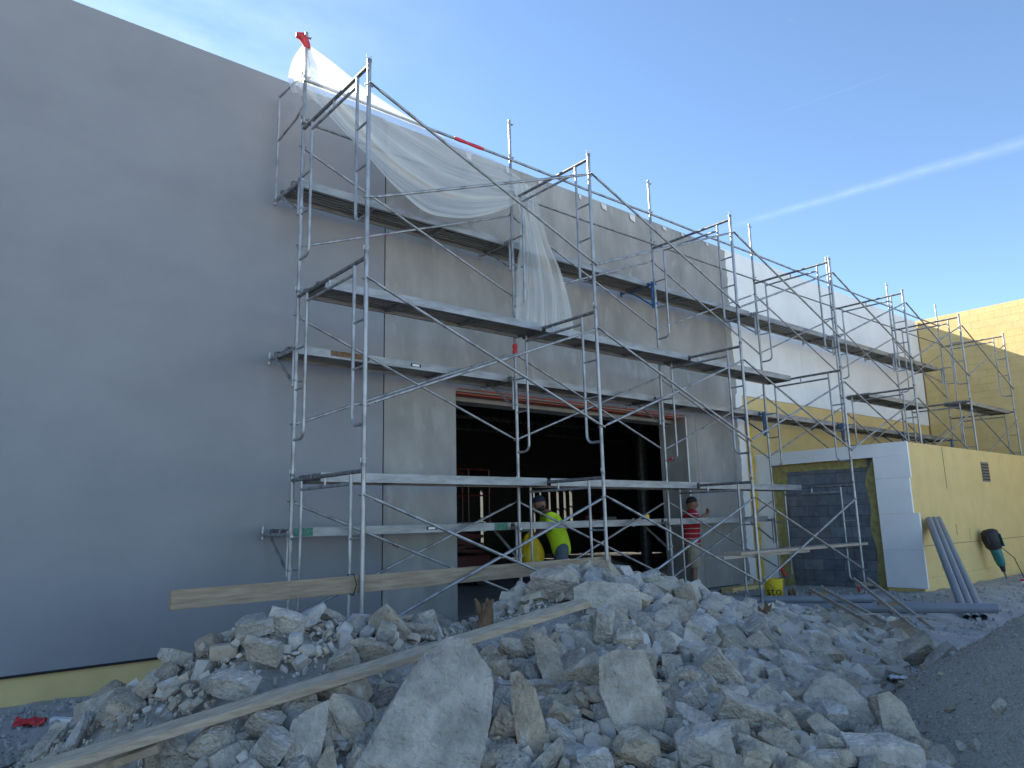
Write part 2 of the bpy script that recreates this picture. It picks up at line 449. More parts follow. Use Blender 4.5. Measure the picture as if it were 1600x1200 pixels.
def spaced(lo, hi, step, far):
    a = list(np.arange(lo, hi + 1e-6, step))
    s, x = step, hi
    while x < far:
        s *= 1.6; x += s; a.append(x)
    s, x = step, lo
    while x > -far:
        s *= 1.6; x -= s; a.insert(0, x)
    return np.array(a)
def fbm(x, y, f, seed=0.0, octs=3):
    return np.array([sum(noise.noise(Vector((a * f * 2 ** k, b * f * 2 ** k, seed + k * 3.1))) / 2 ** k for k in range(octs)) for a, b in zip(x, y)])
gx = spaced(-5, 13, 0.12, 3000); gy = spaced(-7, 2.4, 0.12, 3000)
def ground_h(x, y):
    h = base_h(x, y)
    near = (np.abs(x) < 20) & (np.abs(y) < 14)
    out = h.copy()
    out[near] += 0.030 * fbm(x[near], y[near], 2.2, 5.0)
    inside = (y > 2.0)
    out[inside] = np.minimum(out[inside], 0.16)
    return out
grid_mesh('ground', gx, gy, ground_h, 'ground', 'structure')
def heap_surface(x, y):
    h = heap_h(x, y) + 0.3 * base_h(x, y)
    return h + 0.045 * fbm(x, y, 3.0, 1.0, 4) + 0.012 * fbm(x, y, 22.0, 9.0, 2) - 0.045
grid_mesh('rubble_soil', np.arange(-3.6, 8.6, 0.045), np.arange(-4.8, 1.0, 0.045), heap_surface, 'dirt', 'stuff',
          'grey crushed dirt and grit filling the rubble heap', 'dirt', keep=lambda V: V[:, 2] > base_h(V[:, 0], V[:, 1]) - 0.05)
def gravel_surface(x, y):
    return gravel_h(x, y) + 0.05 * fbm(x, y, 1.1, 2.0, 2) + 0.014 * fbm(x, y, 16.0, 4.0, 3)
grid_mesh('gravel_mound', np.arange(0.9, 7.1, 0.035), np.arange(-8.4, -2.6, 0.035), gravel_surface, 'gravel', 'stuff',
          'smooth mound of dark grey gravel at the right edge', 'gravel', keep=lambda V: V[:, 2] > -0.06)

# ------------------------------------------------------------------ main building
YW = 2.4
TOP = 7.15
bld = thing('commercial_building', 'long tall building with grey rendered wall and wide dark doorway', 'building', (0, YW, 0))
def part(name, mb, m, parent=bld, org=(0, YW, 0), **kw):
    mb.v = [(a - org[0], b - org[1], c - org[2]) for a, b, c in mb.v]
    return mb.build(name, m, parent, **kw)
o = part('grey_finish_wall', MB().box(-16, 1.583, YW - 0.012, YW + 0.3, 0.275, TOP), 'grey_finish')
o['label'] = 'smooth blue-grey finished wall face'
part('starter_track', MB().box(-16, 1.583, YW - 0.022, YW + 0.05, 0.252, 0.272), 'black')
o = part('base_membrane', MB().box(-16, 1.6, YW + 0.02, YW + 0.3, -0.3, 0.25), 'yellow'); o['label'] = 'yellow membrane strip along the wall base'
part('control_joint', MB().box(1.585, 1.607, YW + 0.03, YW + 0.3, 0.2, TOP - 0.01), 'black')
# grey cement base coat round the doorway, ragged right edge
def ragged_panel():
    mb = MB()
    y0, y1 = YW, YW + 0.3
    OX0, OX1, OZ = 2.76, 8.05, 3.38
    mb.box(1.608, OX0, y0, y1, 0.22, OZ)
    mb.box(1.608, 9.598, y0, y1, OZ, TOP - 0.03)
    mb.box(OX1, 9.598, y0, y1, 0.26, OZ)
    rng = random.Random(3)
    zs = np.linspace(0.3, TOP - 0.05, 90)
    xs = [9.80 + 0.035 * noise.noise(Vector((z * 1.3, 0, 0))) + rng.uniform(-.022, .022) + (0.05 if z > 4 else 0.0) for z in zs]
    n = len(zs)
    v = [(9.612, y0 + .003, z) for z in zs] + [(x, y0 + .003, z) for x, z in zip(xs, zs)] + [(x, y0 + .028, z) for x, z in zip(xs, zs)]
    f = []
    for i in range(n - 1):
        f.append((i, n + i, n + i + 1, i + 1)); f.append((n + i, 2 * n + i, 2 * n + i + 1, n + i + 1))
    mb.add(v, f)
    return mb
o = part('base_coat_wall', ragged_panel(), 'base_coat'); o['label'] = 'mottled grey cement coat round the doorway'
part('control_joint', MB().box(9.598, 9.612, YW + 0.02, YW + 0.1, 0.25, TOP - 0.05), 'black')
# doorway lining
part('door_jamb', MB().box(8.052, 8.10, YW + 0.301, YW + 0.62, 0.24, 3.38), 'base_coat')
part('door_jamb', MB().box(2.70, 2.758, YW + 0.301, YW + 0.62, 0.24, 3.38), 'base_coat')
part('corner_bead', MB().box(8.053, 8.085, YW - 0.006, YW - 0.001, 0.26, 3.40), 'paper')
part('corner_bead', MB().box(8.36, 8.375, YW - 0.006, YW - 0.001, 0.26, 3.40), 'wood')
part('door_header', MB().box(2.70, 8.10, YW + 0.301, YW + 0.62, 3.30, 3.80), 'base_coat')
o = part('header_flashing', MB().box(2.77, 8.04, YW + 0.06, YW + 0.26, 3.355, 3.376), 'red_flash'); o['label'] = 'red flashing tape under the doorway header'
part('header_flashing', MB().box(2.80, 8.02, YW - 0.005, YW - 0.001, 3.40, 3.425), 'red_flash')
# mesh scraps on the wall top
rng = random.Random(11)
for i in range(9):
    x = 3.0 + i * 0.78 + rng.uniform(-.15, .15)
    w, h = rng.uniform(.05, .16), rng.uniform(.05, .13)
    mb = MB(); z = TOP - 0.052
    mb.add([(x, YW - .012, z + .02), (x + w, YW - .014, z + .02), (x + w * .9, YW - .03, z - h), (x + w * .15, YW - .022, z - h * .8),
            (x, YW + .1, z + .022), (x + w, YW + .1, z + .022)], [(0, 1, 2, 3), (0, 4, 5, 1)])
    part('mesh_scrap', mb, 'paper')
part('wall_coping', MB().box(1.608, 9.7, YW + 0.001, YW + 0.32, TOP - 0.029, TOP - 0.008), 'base_coat')
# white insulation boards
def boards(x0, x1, z0, z1, bw=1.22, bh=0.61, y=YW + 0.03):
    z = z1; row = 0
    while z > z0 + 0.02:
        zb = max(z0, z - bh)
        x = x0 - (bw / 2 if row % 2 else 0)
        while x < x1 - 0.02:
            xa, xb = max(x0, x), min(x1, x + bw)
            if xb - xa > 0.03:
                d = rng.uniform(0, .002)
                part('insulation_board', MB().box(xa + .0006, xb - .0006, y - d, y + 0.08, zb + .0006, z - .0006), 'eps')
            x += bw
        z = zb; row += 1
boards(9.63, 19.79, 4.0, TOP)
boards(9.63, 10.08, 0.3, 4.0, bw=0.45)
part('insulation_backing', MB().box(9.62, 19.79, YW + 0.112, YW + 0.3, 0.2, TOP - .01), 'paper')
o = part('lower_membrane', MB().box(10.083, 19.79, YW + 0.05, YW + 0.11, 0.2, 3.998), 'yellow'); o['label'] = 'yellow membrane band under the white boards'
part('membrane_lap', MB().box(10.2, 19.79, YW + 0.028, YW + 0.049, 2.2, 3.30), 'yellow')
part('foam_bead', MB().tube([(10.2, YW + .0, z) for z in np.linspace(0.35, 3.6, 14)], [0.05 + 0.018 * math.sin(i * 2.3) for i in range(14)], 8), 'yellow_foam', smooth=True)
# body, roof and interior
part('roof', MB().box(-16, 26, YW + 0.302, YW + 18, 6.2, 6.6), 'concrete')
part('parapet', MB().box(-16, 26, YW + 0.302, YW + 0.5, 3.801, TOP - 0.02), 'concrete')
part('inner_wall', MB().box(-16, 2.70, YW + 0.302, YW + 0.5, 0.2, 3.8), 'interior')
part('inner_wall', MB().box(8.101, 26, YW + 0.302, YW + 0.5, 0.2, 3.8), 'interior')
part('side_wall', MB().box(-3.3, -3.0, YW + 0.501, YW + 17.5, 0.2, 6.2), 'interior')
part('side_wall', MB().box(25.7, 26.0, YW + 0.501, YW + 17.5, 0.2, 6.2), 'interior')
part('left_end_wall', MB().box(-16, -15.8, YW + 0.501, YW + 17.5, 0.0, 6.2), 'grey_finish')
BY = YW + 14.0
def back_wall():
    mb = MB(); wins = [(14.0, 14.12, 0.6, 2.75), (16.70, 16.78, 1.0, 2.8), (17.05, 17.13, 1.0, 2.8), (17.55, 17.64, 1.0, 2.8), (18.0, 18.12, 1.2, 2.8), (18.4, 18.52, 1.2, 2.8), (18.75, 18.9, 1.4, 2.8)]
    x = -3.0
    for a, b, z0, z1 in wins:
        mb.box(x, a, BY, BY + .2, 0.2, 6.19); mb.box(a, b, BY, BY + .2, 0.2, z0); mb.box(a, b, BY, BY + .2, z1, 6.19); x = b
    mb.box(x, 25.7, BY, BY + .2, 0.2, 6.19)
    return mb, wins
mb, wins = back_wall()
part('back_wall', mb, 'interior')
for a, b, z0, z1 in wins:
    part('window_sill', MB().box(a - .03, b + .03, BY - .02, BY + .12, z0, z0 + .04), 'window_frame')
    part('window_bar', MB().box(a, b, BY + .08, BY + .12, (z0 + z1) / 2, (z0 + z1) / 2 + .06), 'window_frame')
part('floor_slab', MB().box(-3.0, 25.7, YW + 0.31, YW + 17.5, 0.0, 0.25), 'concrete')
part('door_apron', MB().box(2.5, 9.3, YW - 0.22, YW + 0.309, 0.0, 0.246), 'concrete')
# open-web roof joists just inside
for k in range(4):
    y = YW + 1.6 + k * 1.7
    j = part('joist_chord', MB().beam((2.0, y, 4.25), (14, y, 4.25), .06, .05), 'galv_dark')
    part('joist_chord', MB().beam((2.0, y, 3.9), (14, y, 3.9), .06, .05), 'galv_dark')
    part('joist_web', MB().tube([(2.0 + i * .15, y, 3.9 if i % 2 == 0 else 4.25) for i in range(81)], .014, 5), 'galv_dark')

# ------------------------------------------------------------------ annex and wing
AX, AY, AT = 10.31, -0.58, 2.76
anx = thing('annex_building', 'low yellow annex with white foam boards and blocked opening, right of doorway', 'building', (AX, AY, 0))
ap = lambda n, mb, m, **k: part(n, mb, m, parent=anx, org=(AX, AY, 0), **k)
o = ap('front_wall', MB().box(AX, 19.78, AY, AY + 0.3, -0.2, AT - .02), 'yellow'); o['label'] = 'yellow membrane front wall of the annex'
ap('base_lap', MB().box(AX - .02, 19.78, AY - .03, AY - .002, -0.2, 0.42), 'yellow')
ap('parapet_cap', MB().box(AX + .002, 19.78, AY + .01, AY + .28, AT - .019, AT - .005), 'yellow')
ap('roof', MB().box(AX + .3, 19.78, AY + .31, YW - .01, 1.82, 2.0), 'concrete')
ap('side_wall', MB().box(AX, AX + .12, AY + .301, -0.002, -0.2, AT - .02).box(AX, AX + .12, 2.042, YW + .02, -0.2, AT - .02).box(AX, AX + .12, -0.001, 2.041, 2.52, AT - .02), 'yellow')
ap('block_backing', MB().box(AX + .14, AX + .29, AY + .302, YW, 0.0, 2.6), 'mortar')
# dark concrete blocks in the blocked opening
bz, row = 0.10, 0
while bz < 2.5:
    y = 0.0 - (0.2 if row % 2 else 0)
    while y < 2.04:
        a, b = max(0.0, y), min(2.04, y + 0.40)
        if b - a > 0.04:
            d = rng.uniform(0, .006)
            ap('concrete_block', MB().box(AX + .118 - d, AX + .139, a + .004, b - .004, bz + .004, min(2.515, bz + .2) - .004), 'block')
        y += 0.40
    bz += 0.20; row += 1
# olive mesh wrapped round the opening
def mesh_strip(y0, y1, z0, z1, wav, vert):
    n = 24; v = []; f = []
    for i in range(n + 1):
        t = i / n
        w = wav * noise.noise(Vector((t * 4.0, y0, z1)))
        if vert:
            z = z0 + (z1 - z0) * t
            v += [(AX + .104, y0, z), (AX + .104, y1 + w, z)]
        else:
            y = y0 + (y1 - y0) * t
            v += [(AX + .102, y, z1), (AX + .102, y, z0 + w)]
    for i in range(n):
        f.append((2 * i, 2 * i + 1, 2 * i + 3, 2 * i + 2))
    return MB().add(v, f)
ap('mesh_wrap', mesh_strip(0.002, 0.17, 0.1, 2.515, .16, True), 'olive')
ap('mesh_wrap', mesh_strip(2.035, 1.80, 0.1, 2.36, .10, True), 'olive')
ap('mesh_wrap', mesh_strip(0.18, 2.03, 2.36, 2.517, .03, False), 'olive')
ap('mesh_wrap', MB().box(AX - .045, AX + .118, 0.0005, 0.0035, 0.1, 2.515).box(AX - .045, AX + .118, 2.036, 2.0405, 0.1, 2.515).box(AX - .045, AX + .118, 0.004, 2.035, 2.5165, 2.5195), 'olive')
# white boards on the side wall, staggered at the corner
rows = [(2.13, AT, -.03), (1.52, 2.13, -.0), (0.90, 1.52, -.09), (0.26, 0.90, -.09)]
for z0, z1, ex in rows:
    zt = min(z1, AT)
    if z1 >= AT:
        ap('insulation_board', MB().box(AX - .05, AX - .002, AY + ex, 1.10, 2.521, zt), 'eps')
        ap('insulation_board', MB().box(AX - .0505, AX - .002, 1.103, 2.42, 2.521, zt), 'eps')
        ap('insulation_board', MB().box(AX - .05, AX - .002, AY + ex, -0.001, z0 + .002, 2.519), 'eps')
        ap('insulation_board', MB().box(AX - .05, AX - .002, 2.042, 2.42, z0 + .002, 2.519), 'eps')
    else:
        d = rng.uniform(-.001, .002)
        ap('insulation_board', MB().box(AX - .05 - d, AX - .002, AY + ex, -0.001, z0 + .002, zt - .001), 'eps')
        ap('insulation_board', MB().box(AX - .05 - d, AX - .002, 2.042, 2.42, z0 + .002, zt - .001), 'eps')
# vent, drip line and lap joints on the front wall
v_ = ap('wall_vent', MB().box(13.88, 14.30, AY - .012, AY - .002, 2.12, 2.52), 'galv_dark')
for k in range(6):
    mb = MB().box(13.90, 14.28, AY - .02, AY - .013, 2.15 + k * .06, 2.18 + k * .06)
    mb.v = [(a - AX, b - AY, c) for a, b, c in mb.v]
    mb.build('vent_slat', 'rubber', v_)
ap('lap_joint', MB().box(AX, 19.7, AY - .006, AY - .001, 0.95, 0.957), 'mortar')
ap('lap_joint', MB().box(11.9, 11.906, AY - .006, AY - .001, 1.95, AT - .03), 'mortar')
for a, b, c, d in ((12.1, 12.13, 1.1, 1.3), (12.75, 12.76, .98, 1.2), (11.2, 11.22, .5, .6)):
    ap('membrane_scuff', MB().box(a, b, AY - .004, AY - .001, c, d), 'olive')

WX = 19.8
wing = thing('wing_building', 'tall yellow block wing wall at the far right', 'building', (WX, 0, 0))
wp = lambda n, mb, m, **k: part(n, mb, m, parent=wing, org=(WX, 0, 0), **k)
wp('wall_core', MB().box(WX + .05, WX + 7, -9, YW + .3, -.2, TOP + .02), 'yellow')
bz, row = 2.0, 0
while bz < TOP:
    y = -2.4 - (0.2 if row % 2 else 0)
    while y < YW:
        a, b = max(-2.4, y), min(YW, y + 0.40)
        if b - a > 0.05:
            d = rng.uniform(0, .0015) + (0.007 if rng.random() < .06 and bz > 5.6 else 0)
            wp('coated_block', MB().box(WX - d, WX + .049, a + .0015, b - .0015, bz + .0015, min(TOP + .02, bz + .2) - .0015), 'yellow')
        y += 0.40
    bz += 0.2; row += 1
f = wp('wall_light', MB().box(WX - .06, WX - .006, -0.58, -0.40, 6.25, 6.6), 'rubber', bevel=.02)

# ------------------------------------------------------------------ scaffold
L, H, WD = 3.137, 2.0153, 1.524
RL, RP, RB = .0215, .0165, .0155
ORD = ['leftmost', 'second', 'third', 'fourth', 'fifth', 'sixth', 'rightmost']
BAY = ['first', 'second', 'third', 'fourth', 'fifth', 'last']
TIER = {1: 'bottom', 2: 'middle', 3: 'top'}
def make_frame():
    """walk-through scaffold frame; origin at the foot of its front leg"""
    t = thing('scaffold', 'x', 'scaffold', group='walk-through scaffold frames')
    z0, z1, zt = 0.06, H + .06, H
    for y in (0, WD):
        leg = MB().tube([(0, y, z0), (0, y, z1)], RL, 12).build('leg', 'galv', t, True)
        MB().tube([(0, y, z1 - .02), (0, y, z1 + .01)], RL + .004, 12).build('collar', 'galv_dark', leg, True)
        mb = MB().tube([(-.03, y, z1 + .05), (.03, y, z1 + .05)], .005, 6).tube([(-.03, y, z1 + .05), (-.03, y, z1 + .015)], .004, 6)
        mb.build('lock_pin', 'paper', leg, True)
        sg = 1 if y == 0 else -1
        yp = y + sg * .235
        J = [(0, yp, zt - .105), (0, yp, zt - 1.50)]
        for k in range(1, 7):
            a = math.pi / 2 * k / 6
            J.append((0, yp - sg * .09 * (1 - math.cos(a)), zt - 1.50 - .09 * math.sin(a)))
        J.append((0, y + sg * .01, zt - 1.59))
        ip = MB().tube([(0, yp, zt - .02)] + J, RP, 10).build('inner_post', 'galv', t, True)
        for dz in (.60, 1.05):
            MB().tube([(0, y, zt - dz), (0, yp, zt - dz)], .012, 8).build('rung', 'galv', t, True)
        for dz in (.22, 1.42):
            MB().tube([(-.045, y, zt - dz), (.045, y, zt - dz)], .008, 6).build('brace_stud', 'galv_dark', t, True)
    MB().tube([(0, 0, zt), (0, WD, zt)], RL - .001, 12).build('transom', 'galv_dark', t, True)
    MB().tube([(0, .235, zt - .105), (0, WD - .235, zt - .105)], RP, 10).build('lower_transom', 'galv', t, True)
    MB().tube([(0, WD / 2, zt), (0, WD / 2, zt - .105)], .012, 8).build('spacer', 'galv', t, True)
    return t
frame0 = None
for lift in (1, 2, 3):
    for k in range(7):
        if k > 3 and lift == 1:
            continue
        lab = f'galvanized scaffold frame, {ORD[k]} of the row, {TIER[lift]} tier'
        if frame0 is None:
            frame0 = make_frame(); frame0.location = (k * L, 0, (lift - 1) * H); frame0['label'] = lab
        else:
            dup(frame0, (k * L, 0, (lift - 1) * H), lab)
# base plates under the grounded frames
# crossed braces
def make_brace():
    t = thing('cross_brace', 'x', 'cross brace', group='crossed scaffold braces')
    for s in (0, 1):
        za, zb = (H - .22, H - 1.42) if s == 0 else (H - 1.42, H - .22)
        yy = -.045 if s == 0 else -.022
        a, b = Vector((0.0, yy, za)), Vector((L, yy, zb))
        d = (b - a).normalized()
        tb = MB().tube([a + d * .10, b - d * .10], RB, 9).build('brace_tube', 'galv', t, True)
        MB().beam(a - d * .02, a + d * .12, .006, .03, (0, 1, 0)).build('flattened_end', 'galv', tb)
        MB().beam(b - d * .12, b + d * .02, .006, .03, (0, 1, 0)).build('flattened_end', 'galv', tb)
    MB().tube([(L / 2, -.05, H - .82), (L / 2, -.015, H - .82)], .009, 6).build('pivot_bolt', 'galv_dark', t)
    return t
br0 = None
for lift in (1, 2, 3):
    for k in range(6):
        if lift == 1 and k > 2:
            continue
        for side, y in (('front', 0.0), ('wall', WD + .067)):
            lab = f'crossed brace tubes on the {side} side, {BAY[k]} bay, {TIER[lift]} tier'
            if br0 is None:
                br0 = make_brace(); br0['label'] = lab; br0.location = (k * L, y, (lift - 1) * H)
            else:
                dup(br0, (k * L, y, (lift - 1) * H), lab)
# decks
DW = 0.48
def make_deck():
    """hooked steel plank, length L, origin at its left end, deck width in +y"""
    t = thing('scaffold_deck', 'x', 'scaffold deck', group='hooked steel scaffold decks')
    a, b = .035, L - .035
    MB().box(a, b, .012, DW - .012, .036, .042).build('deck_sheet', 'deck', t)
    for y in (0, DW):
        s = 1 if y == 0 else -1
        mb = MB().box(a, b, min(y, y + s * .011), max(y, y + s * .011), -.045, .05).box(a, b, min(y + s * .0112, y + s * .04), max(y + s * .0112, y + s * .04), -.045, -.038)
        mb.build('side_rail', 'rail', t)
    for y in (.10, .17, .24, .31, .38):
        MB().box(a, b, y - .014, y + .014, -.012, .0355).build('underside_rib', 'deck', t)
    for x in (L * .33, L * .67):
        MB().box(x - .02, x + .02, .0125, DW - .0125, -.036, -.0125).build('cross_rib', 'galv_dark', t)
    for x, s in ((0, 1), (L, -1)):
        for y in (.09, DW - .09):
            mb = MB()
            mb.tube([(x + s * .06, y, -.005), (x + s * .05, y, .034), (x, y, .034), (x - s * .026, y, .02), (x - s * .026, y, -.01)], .011, 6)
            mb.build('hook', 'galv_dark', t, True)
        MB().box(min(x + s * .035, x + s * .045), max(x + s * .035, x + s * .045), .0125, DW - .0125, -.045, .0355).build('end_plate', 'galv_dark', t)
    return t
dk0 = None
def deck(k, y, z, lab):
    global dk0
    if dk0 is None:
        dk0 = make_deck(); dk0.location = (k * L, y, z); dk0['label'] = lab
        return dk0
    return dup(dk0, (k * L, y, z), lab)
for k in range(3):
    d1 = deck(k, .93, H, f'steel deck plank resting on bottom-tier transoms, {BAY[k]} bay')
for k in range(3):
    deck(k, .93, 2 * H, f'steel deck plank resting on middle-tier transoms, {BAY[k]} bay')
deck(4, .93, 2 * H, 'steel deck plank on middle-tier transoms above the annex, fifth bay')
deck(5, .10, 2 * H, 'steel deck plank by the front legs, last bay at right')
BZ = {'A': 1.455, 'B': 3.45, 'C': 5.43}
LEV = {'A': 'lowest', 'B': 'middle', 'C': 'upper'}
for lv, n in (('A', 3), ('B', 6), ('C', 6)):
    for k in range(n):
        d = deck(k, 1.66, BZ[lv] + .02, f'steel deck plank on the {LEV[lv]} wall-side brackets, {BAY[k]} bay')
# brackets
def make_bracket(m):
    t = thing('side_bracket', 'x', 'bracket', group='wall-side scaffold brackets')
    MB().tube([(0, .055, .04), (0, .055, -.42)], .024, 10).build('upright', m, t, True)
    MB().tube([(0, .03, 0), (0, .76, 0)], .022, 10).build('arm', m, t, True)
    MB().beam((0, .06, -.38), (0, .52, -.03), .022, .03, (1, 0, 0)).build('strut', m, t)
    MB().tube([(0, .745, -.05), (0, .745, .09)], .019, 8).build('tip_pin', m, t, True)
    MB().tube([(0, -.03, -.02), (0, .05, -.02)], .018, 8).build('leg_clamp', m, t, True)
    MB().tube([(0, -.03, -.36), (0, .05, -.36)], .018, 8).build('leg_clamp', m, t, True)
    MB().tube([(.02, .03, -.36), (.09, .03, -.36)], .009, 6).build('wing_bolt', 'galv_dark', t, True)
    return t
bkg, bkb = None, None
for lv, n in (('A', 4), ('B', 7), ('C', 7)):
    for k in range(n):
        blue = (lv == 'B' and k >= 3) or (lv == 'C' and k == 2)
        lab = f'{"blue painted" if blue else "galvanized"} bracket on the {ORD[k]} frame, {LEV[lv]} wall-side deck level'
        loc = (k * L, WD, BZ[lv])
        if blue:
            if bkb is None:
                bkb = make_bracket('blue_steel'); bkb.location = loc; bkb['label'] = lab
            else:
                dup(bkb, loc, lab)
        else:
            if bkg is None:
                bkg = make_bracket('galv'); bkg.location = loc; bkg['label'] = lab
            else:
                dup(bkg, loc, lab)
# guard posts and rails on the wall side
def make_post():
    t = thing('guard_post', 'x', 'guard post', group='guard posts on top of the scaffold')
    MB().tube([(0, 0, 0), (0, 0, 1.18)], .0205, 10).build('post', 'galv', t, True)
    for z in (.06, .60, 1.12):
        mb = MB().tube([(-.03, 0, z), (.055, 0, z)], .012, 6).tube([(.05, -.03, z), (.05, .03, z + .02)], .006, 6).tube([(-.045, -.02, z + .03), (-.03, .0, z)], .006, 6)
        mb.build('wing_clamp', 'galv_dark', t, True)
    return t
gp0 = None
for k in range(7):
    loc = (k * L, WD, 3 * H + .07)
    lab = f'upright guard post on the {ORD[k]} frame, wall side'
    if gp0 is None:
        gp0 = make_post(); gp0.location = loc; gp0['label'] = lab
    else:
        dup(gp0, loc, lab)
for k in range(6):
    for z, nm, r in ((6.655, 'upper', .0185), (6.115, 'lower', .014)):
        sag = 0.02 * (1 if k % 2 else -1)
        mb = MB().tube([(-.03, -.03, sag * 0), (L / 2, -.03, -.01), (L + .03, -.03, 0)], r, 9)
        o = mb.build('guard_rail', 'galv_dark' if nm == 'lower' else 'galv', None, True, (k * L, WD, z))
        tag(o, f'{nm} guard rail tube on the wall side, {BAY[k]} bay', 'guard rail', 'guard rail tubes')
eg = thing('end_guard', 'end guard rail panel at the left end of the upper bracket deck', 'guard rail', (0, 2.27, BZ['C'] + .05))
MB().tube([(0, 0, 0), (0, 0, 1.36)], .017, 8).build('post', 'galv', eg, True)
MB().tube([(0, 0, 1.34), (0, -.70, 1.30)], .014, 8).build('rail', 'galv', eg, True)
MB().tube([(0, 0, .74), (0, -.55, .80), (0, -.68, .88), (0, -.70, 1.0)], .014, 8).build('rail', 'galv', eg, True)
# paint marks and tape on the scaffold
def wrap(name, a, b, r, m, label, cat, n=10):
    a, b = Vector(a), Vector(b)
    pts = [(a + (b - a) * (i / 5)) - a for i in range(6)]
    o = MB().tube(pts, [r * (1 + .12 * math.sin(i * 2.1)) for i in range(6)], n).build(name, m, None, True, a)
    return tag(o, label, cat)
rail = lambda x: (x, WD - .03, 6.652)
wrap('red_tape', rail(2.12), rail(2.62), .024, 'red_tape', 'long red tape wrap on the upper guard rail above the plastic sheet', 'tape')
wrap('red_tape', (2 * L, WD - .07, H + .44), (2 * L, WD - .14, H + .455), .022, 'red_tape', 'red tape on the curved post foot of third frame, middle tier', 'tape')
wrap('red_tape', (3 * L, WD - .10, .44), (3 * L, WD - .02, .62), .03, 'red_tape', 'red tape beside the yellow bucket', 'tape')
wrap('red_tape', (3 * L, .10, .42), (3 * L, .10, .24), .02, 'red_tape', 'red tape hanging at the foot of fourth frame front leg', 'tape')
p0 = Vector((0, WD + .045, H - .22)); p1 = Vector((L, WD + .045, H - 1.42)); q = p0 + (p1 - p0) * .40; q2 = p0 + (p1 - p0) * .425
wrap('red_tape', q, q2, .019, 'red_tape', 'small red tape band on the lowest left wall-side brace', 'tape')
wrap('red_tape', (L, WD, 3.80), (L, WD, 3.93), .034, 'red_tape', 'red tape knot on the second frame under the middle deck', 'tape')
for x, lv, nm in ((.12, 'A', 'left end'), (L - .12, 'A', 'right end')):
    mb = MB().box(-.11, .11, -.003, -.0005, -.04, .046)
    o = mb.build('paint_mark', 'green_paint', None, False, (x + (.08 if x < 1 else -.08), 1.66, BZ[lv] + .02))
    tag(o, f'green paint mark at the {nm} of the lowest left bracket deck', 'paint mark')
for x, lv in ((1.62, 'B'), (1.85, 'A')):
    s_ = thing('deck_sticker', f'small white oval sticker on the {LEV[lv]} bracket deck edge, first bay', 'sticker', (x, 1.66, BZ[lv] + .025))
    MB().box(-.075, .075, -.0015, -.0003, -.02, .02).build('sticker_back', 'ink', s_)
    MB().box(-.05, .05, -.003, -.0016, -.013, .013).build('sticker_oval', 'white', s_)
o = MB().box(-.25, .25, -.0025, -.0004, -.02, .045).build('rust_patch', 'bark', None, False, (.72, 1.66, BZ['B'] + .02))
tag(o, 'brown rust patch on the middle bracket deck edge, first bay', 'rust patch')
# things left on the lowest bracket deck
tl = thing('tape_measure', 'small yellow tape measure on the lowest bracket deck', 'tool', (6.0, 1.75, BZ['A'] + .0625))
MB().box(-.05, .04, -.025, .025, 0, .085).build('case', 'bucket', tl, bevel=.015)
MB().box(.0405, .09, -.012, .012, 0, .03).build('hook_end', 'ink', tl)
tl = thing('hand_tools', 'dark trowels lying on the lowest bracket deck behind second bay', 'tool', (4.7, 1.80, BZ['A'] + .0625))
MB().beam((0, 0, .02), (.32, .06, .012), .09, .006).build('blade', 'galv_dark', tl)
MB().tube([(-.02, .0, .06), (.14, .03, .06)], .016, 8).build('handle', 'red_paint', tl, True)
MB().beam((.36, .05, .03), (.62, .0, .03), .05, .05).build('grip', 'rubber', tl)
# boards lying across the rungs of third and fourth frames
o = MB().box(0, 3.85, -.14, .14, -.02, .02).build('scaffold_board', 'wood_grey', None, False, (5.82, .12, 1.025), bevel=.004)
tag(o, 'pale wooden board across low rungs, upper of the two by the annex', 'board')
o = MB().box(0, 2.3, -.12, .12, -.02, .02).build('scaffold_board', 'wood_grey', None, False, (5.50, .16, .983), bevel=.004)
tag(o, 'pale wooden board across low rungs, lower of the two by the annex', 'board')
# long timber through the front legs
a, b = Vector((-1.56, .055, 1.02)), Vector((3.25, .06, 1.045))
o = MB().beam((0, 0, 0), b - a, .038, .145).build('long_timber', 'wood', None, False, a, bevel=.004)
tag(o, 'long brown timber tied level along the front scaffold legs', 'timber')
o = MB().tube([(0, -.03, -.09), (.012, -.06, 0), (0, -.03, .09), (-.01, .06, .08), (0, .06, -.08), (0, -.03, -.09)], .005, 6).build('wire_tie', 'rubber', None, True, (-.07, .05, 1.03))
tag(o, 'dark wire tie round the long level timber near the first leg', 'wire')

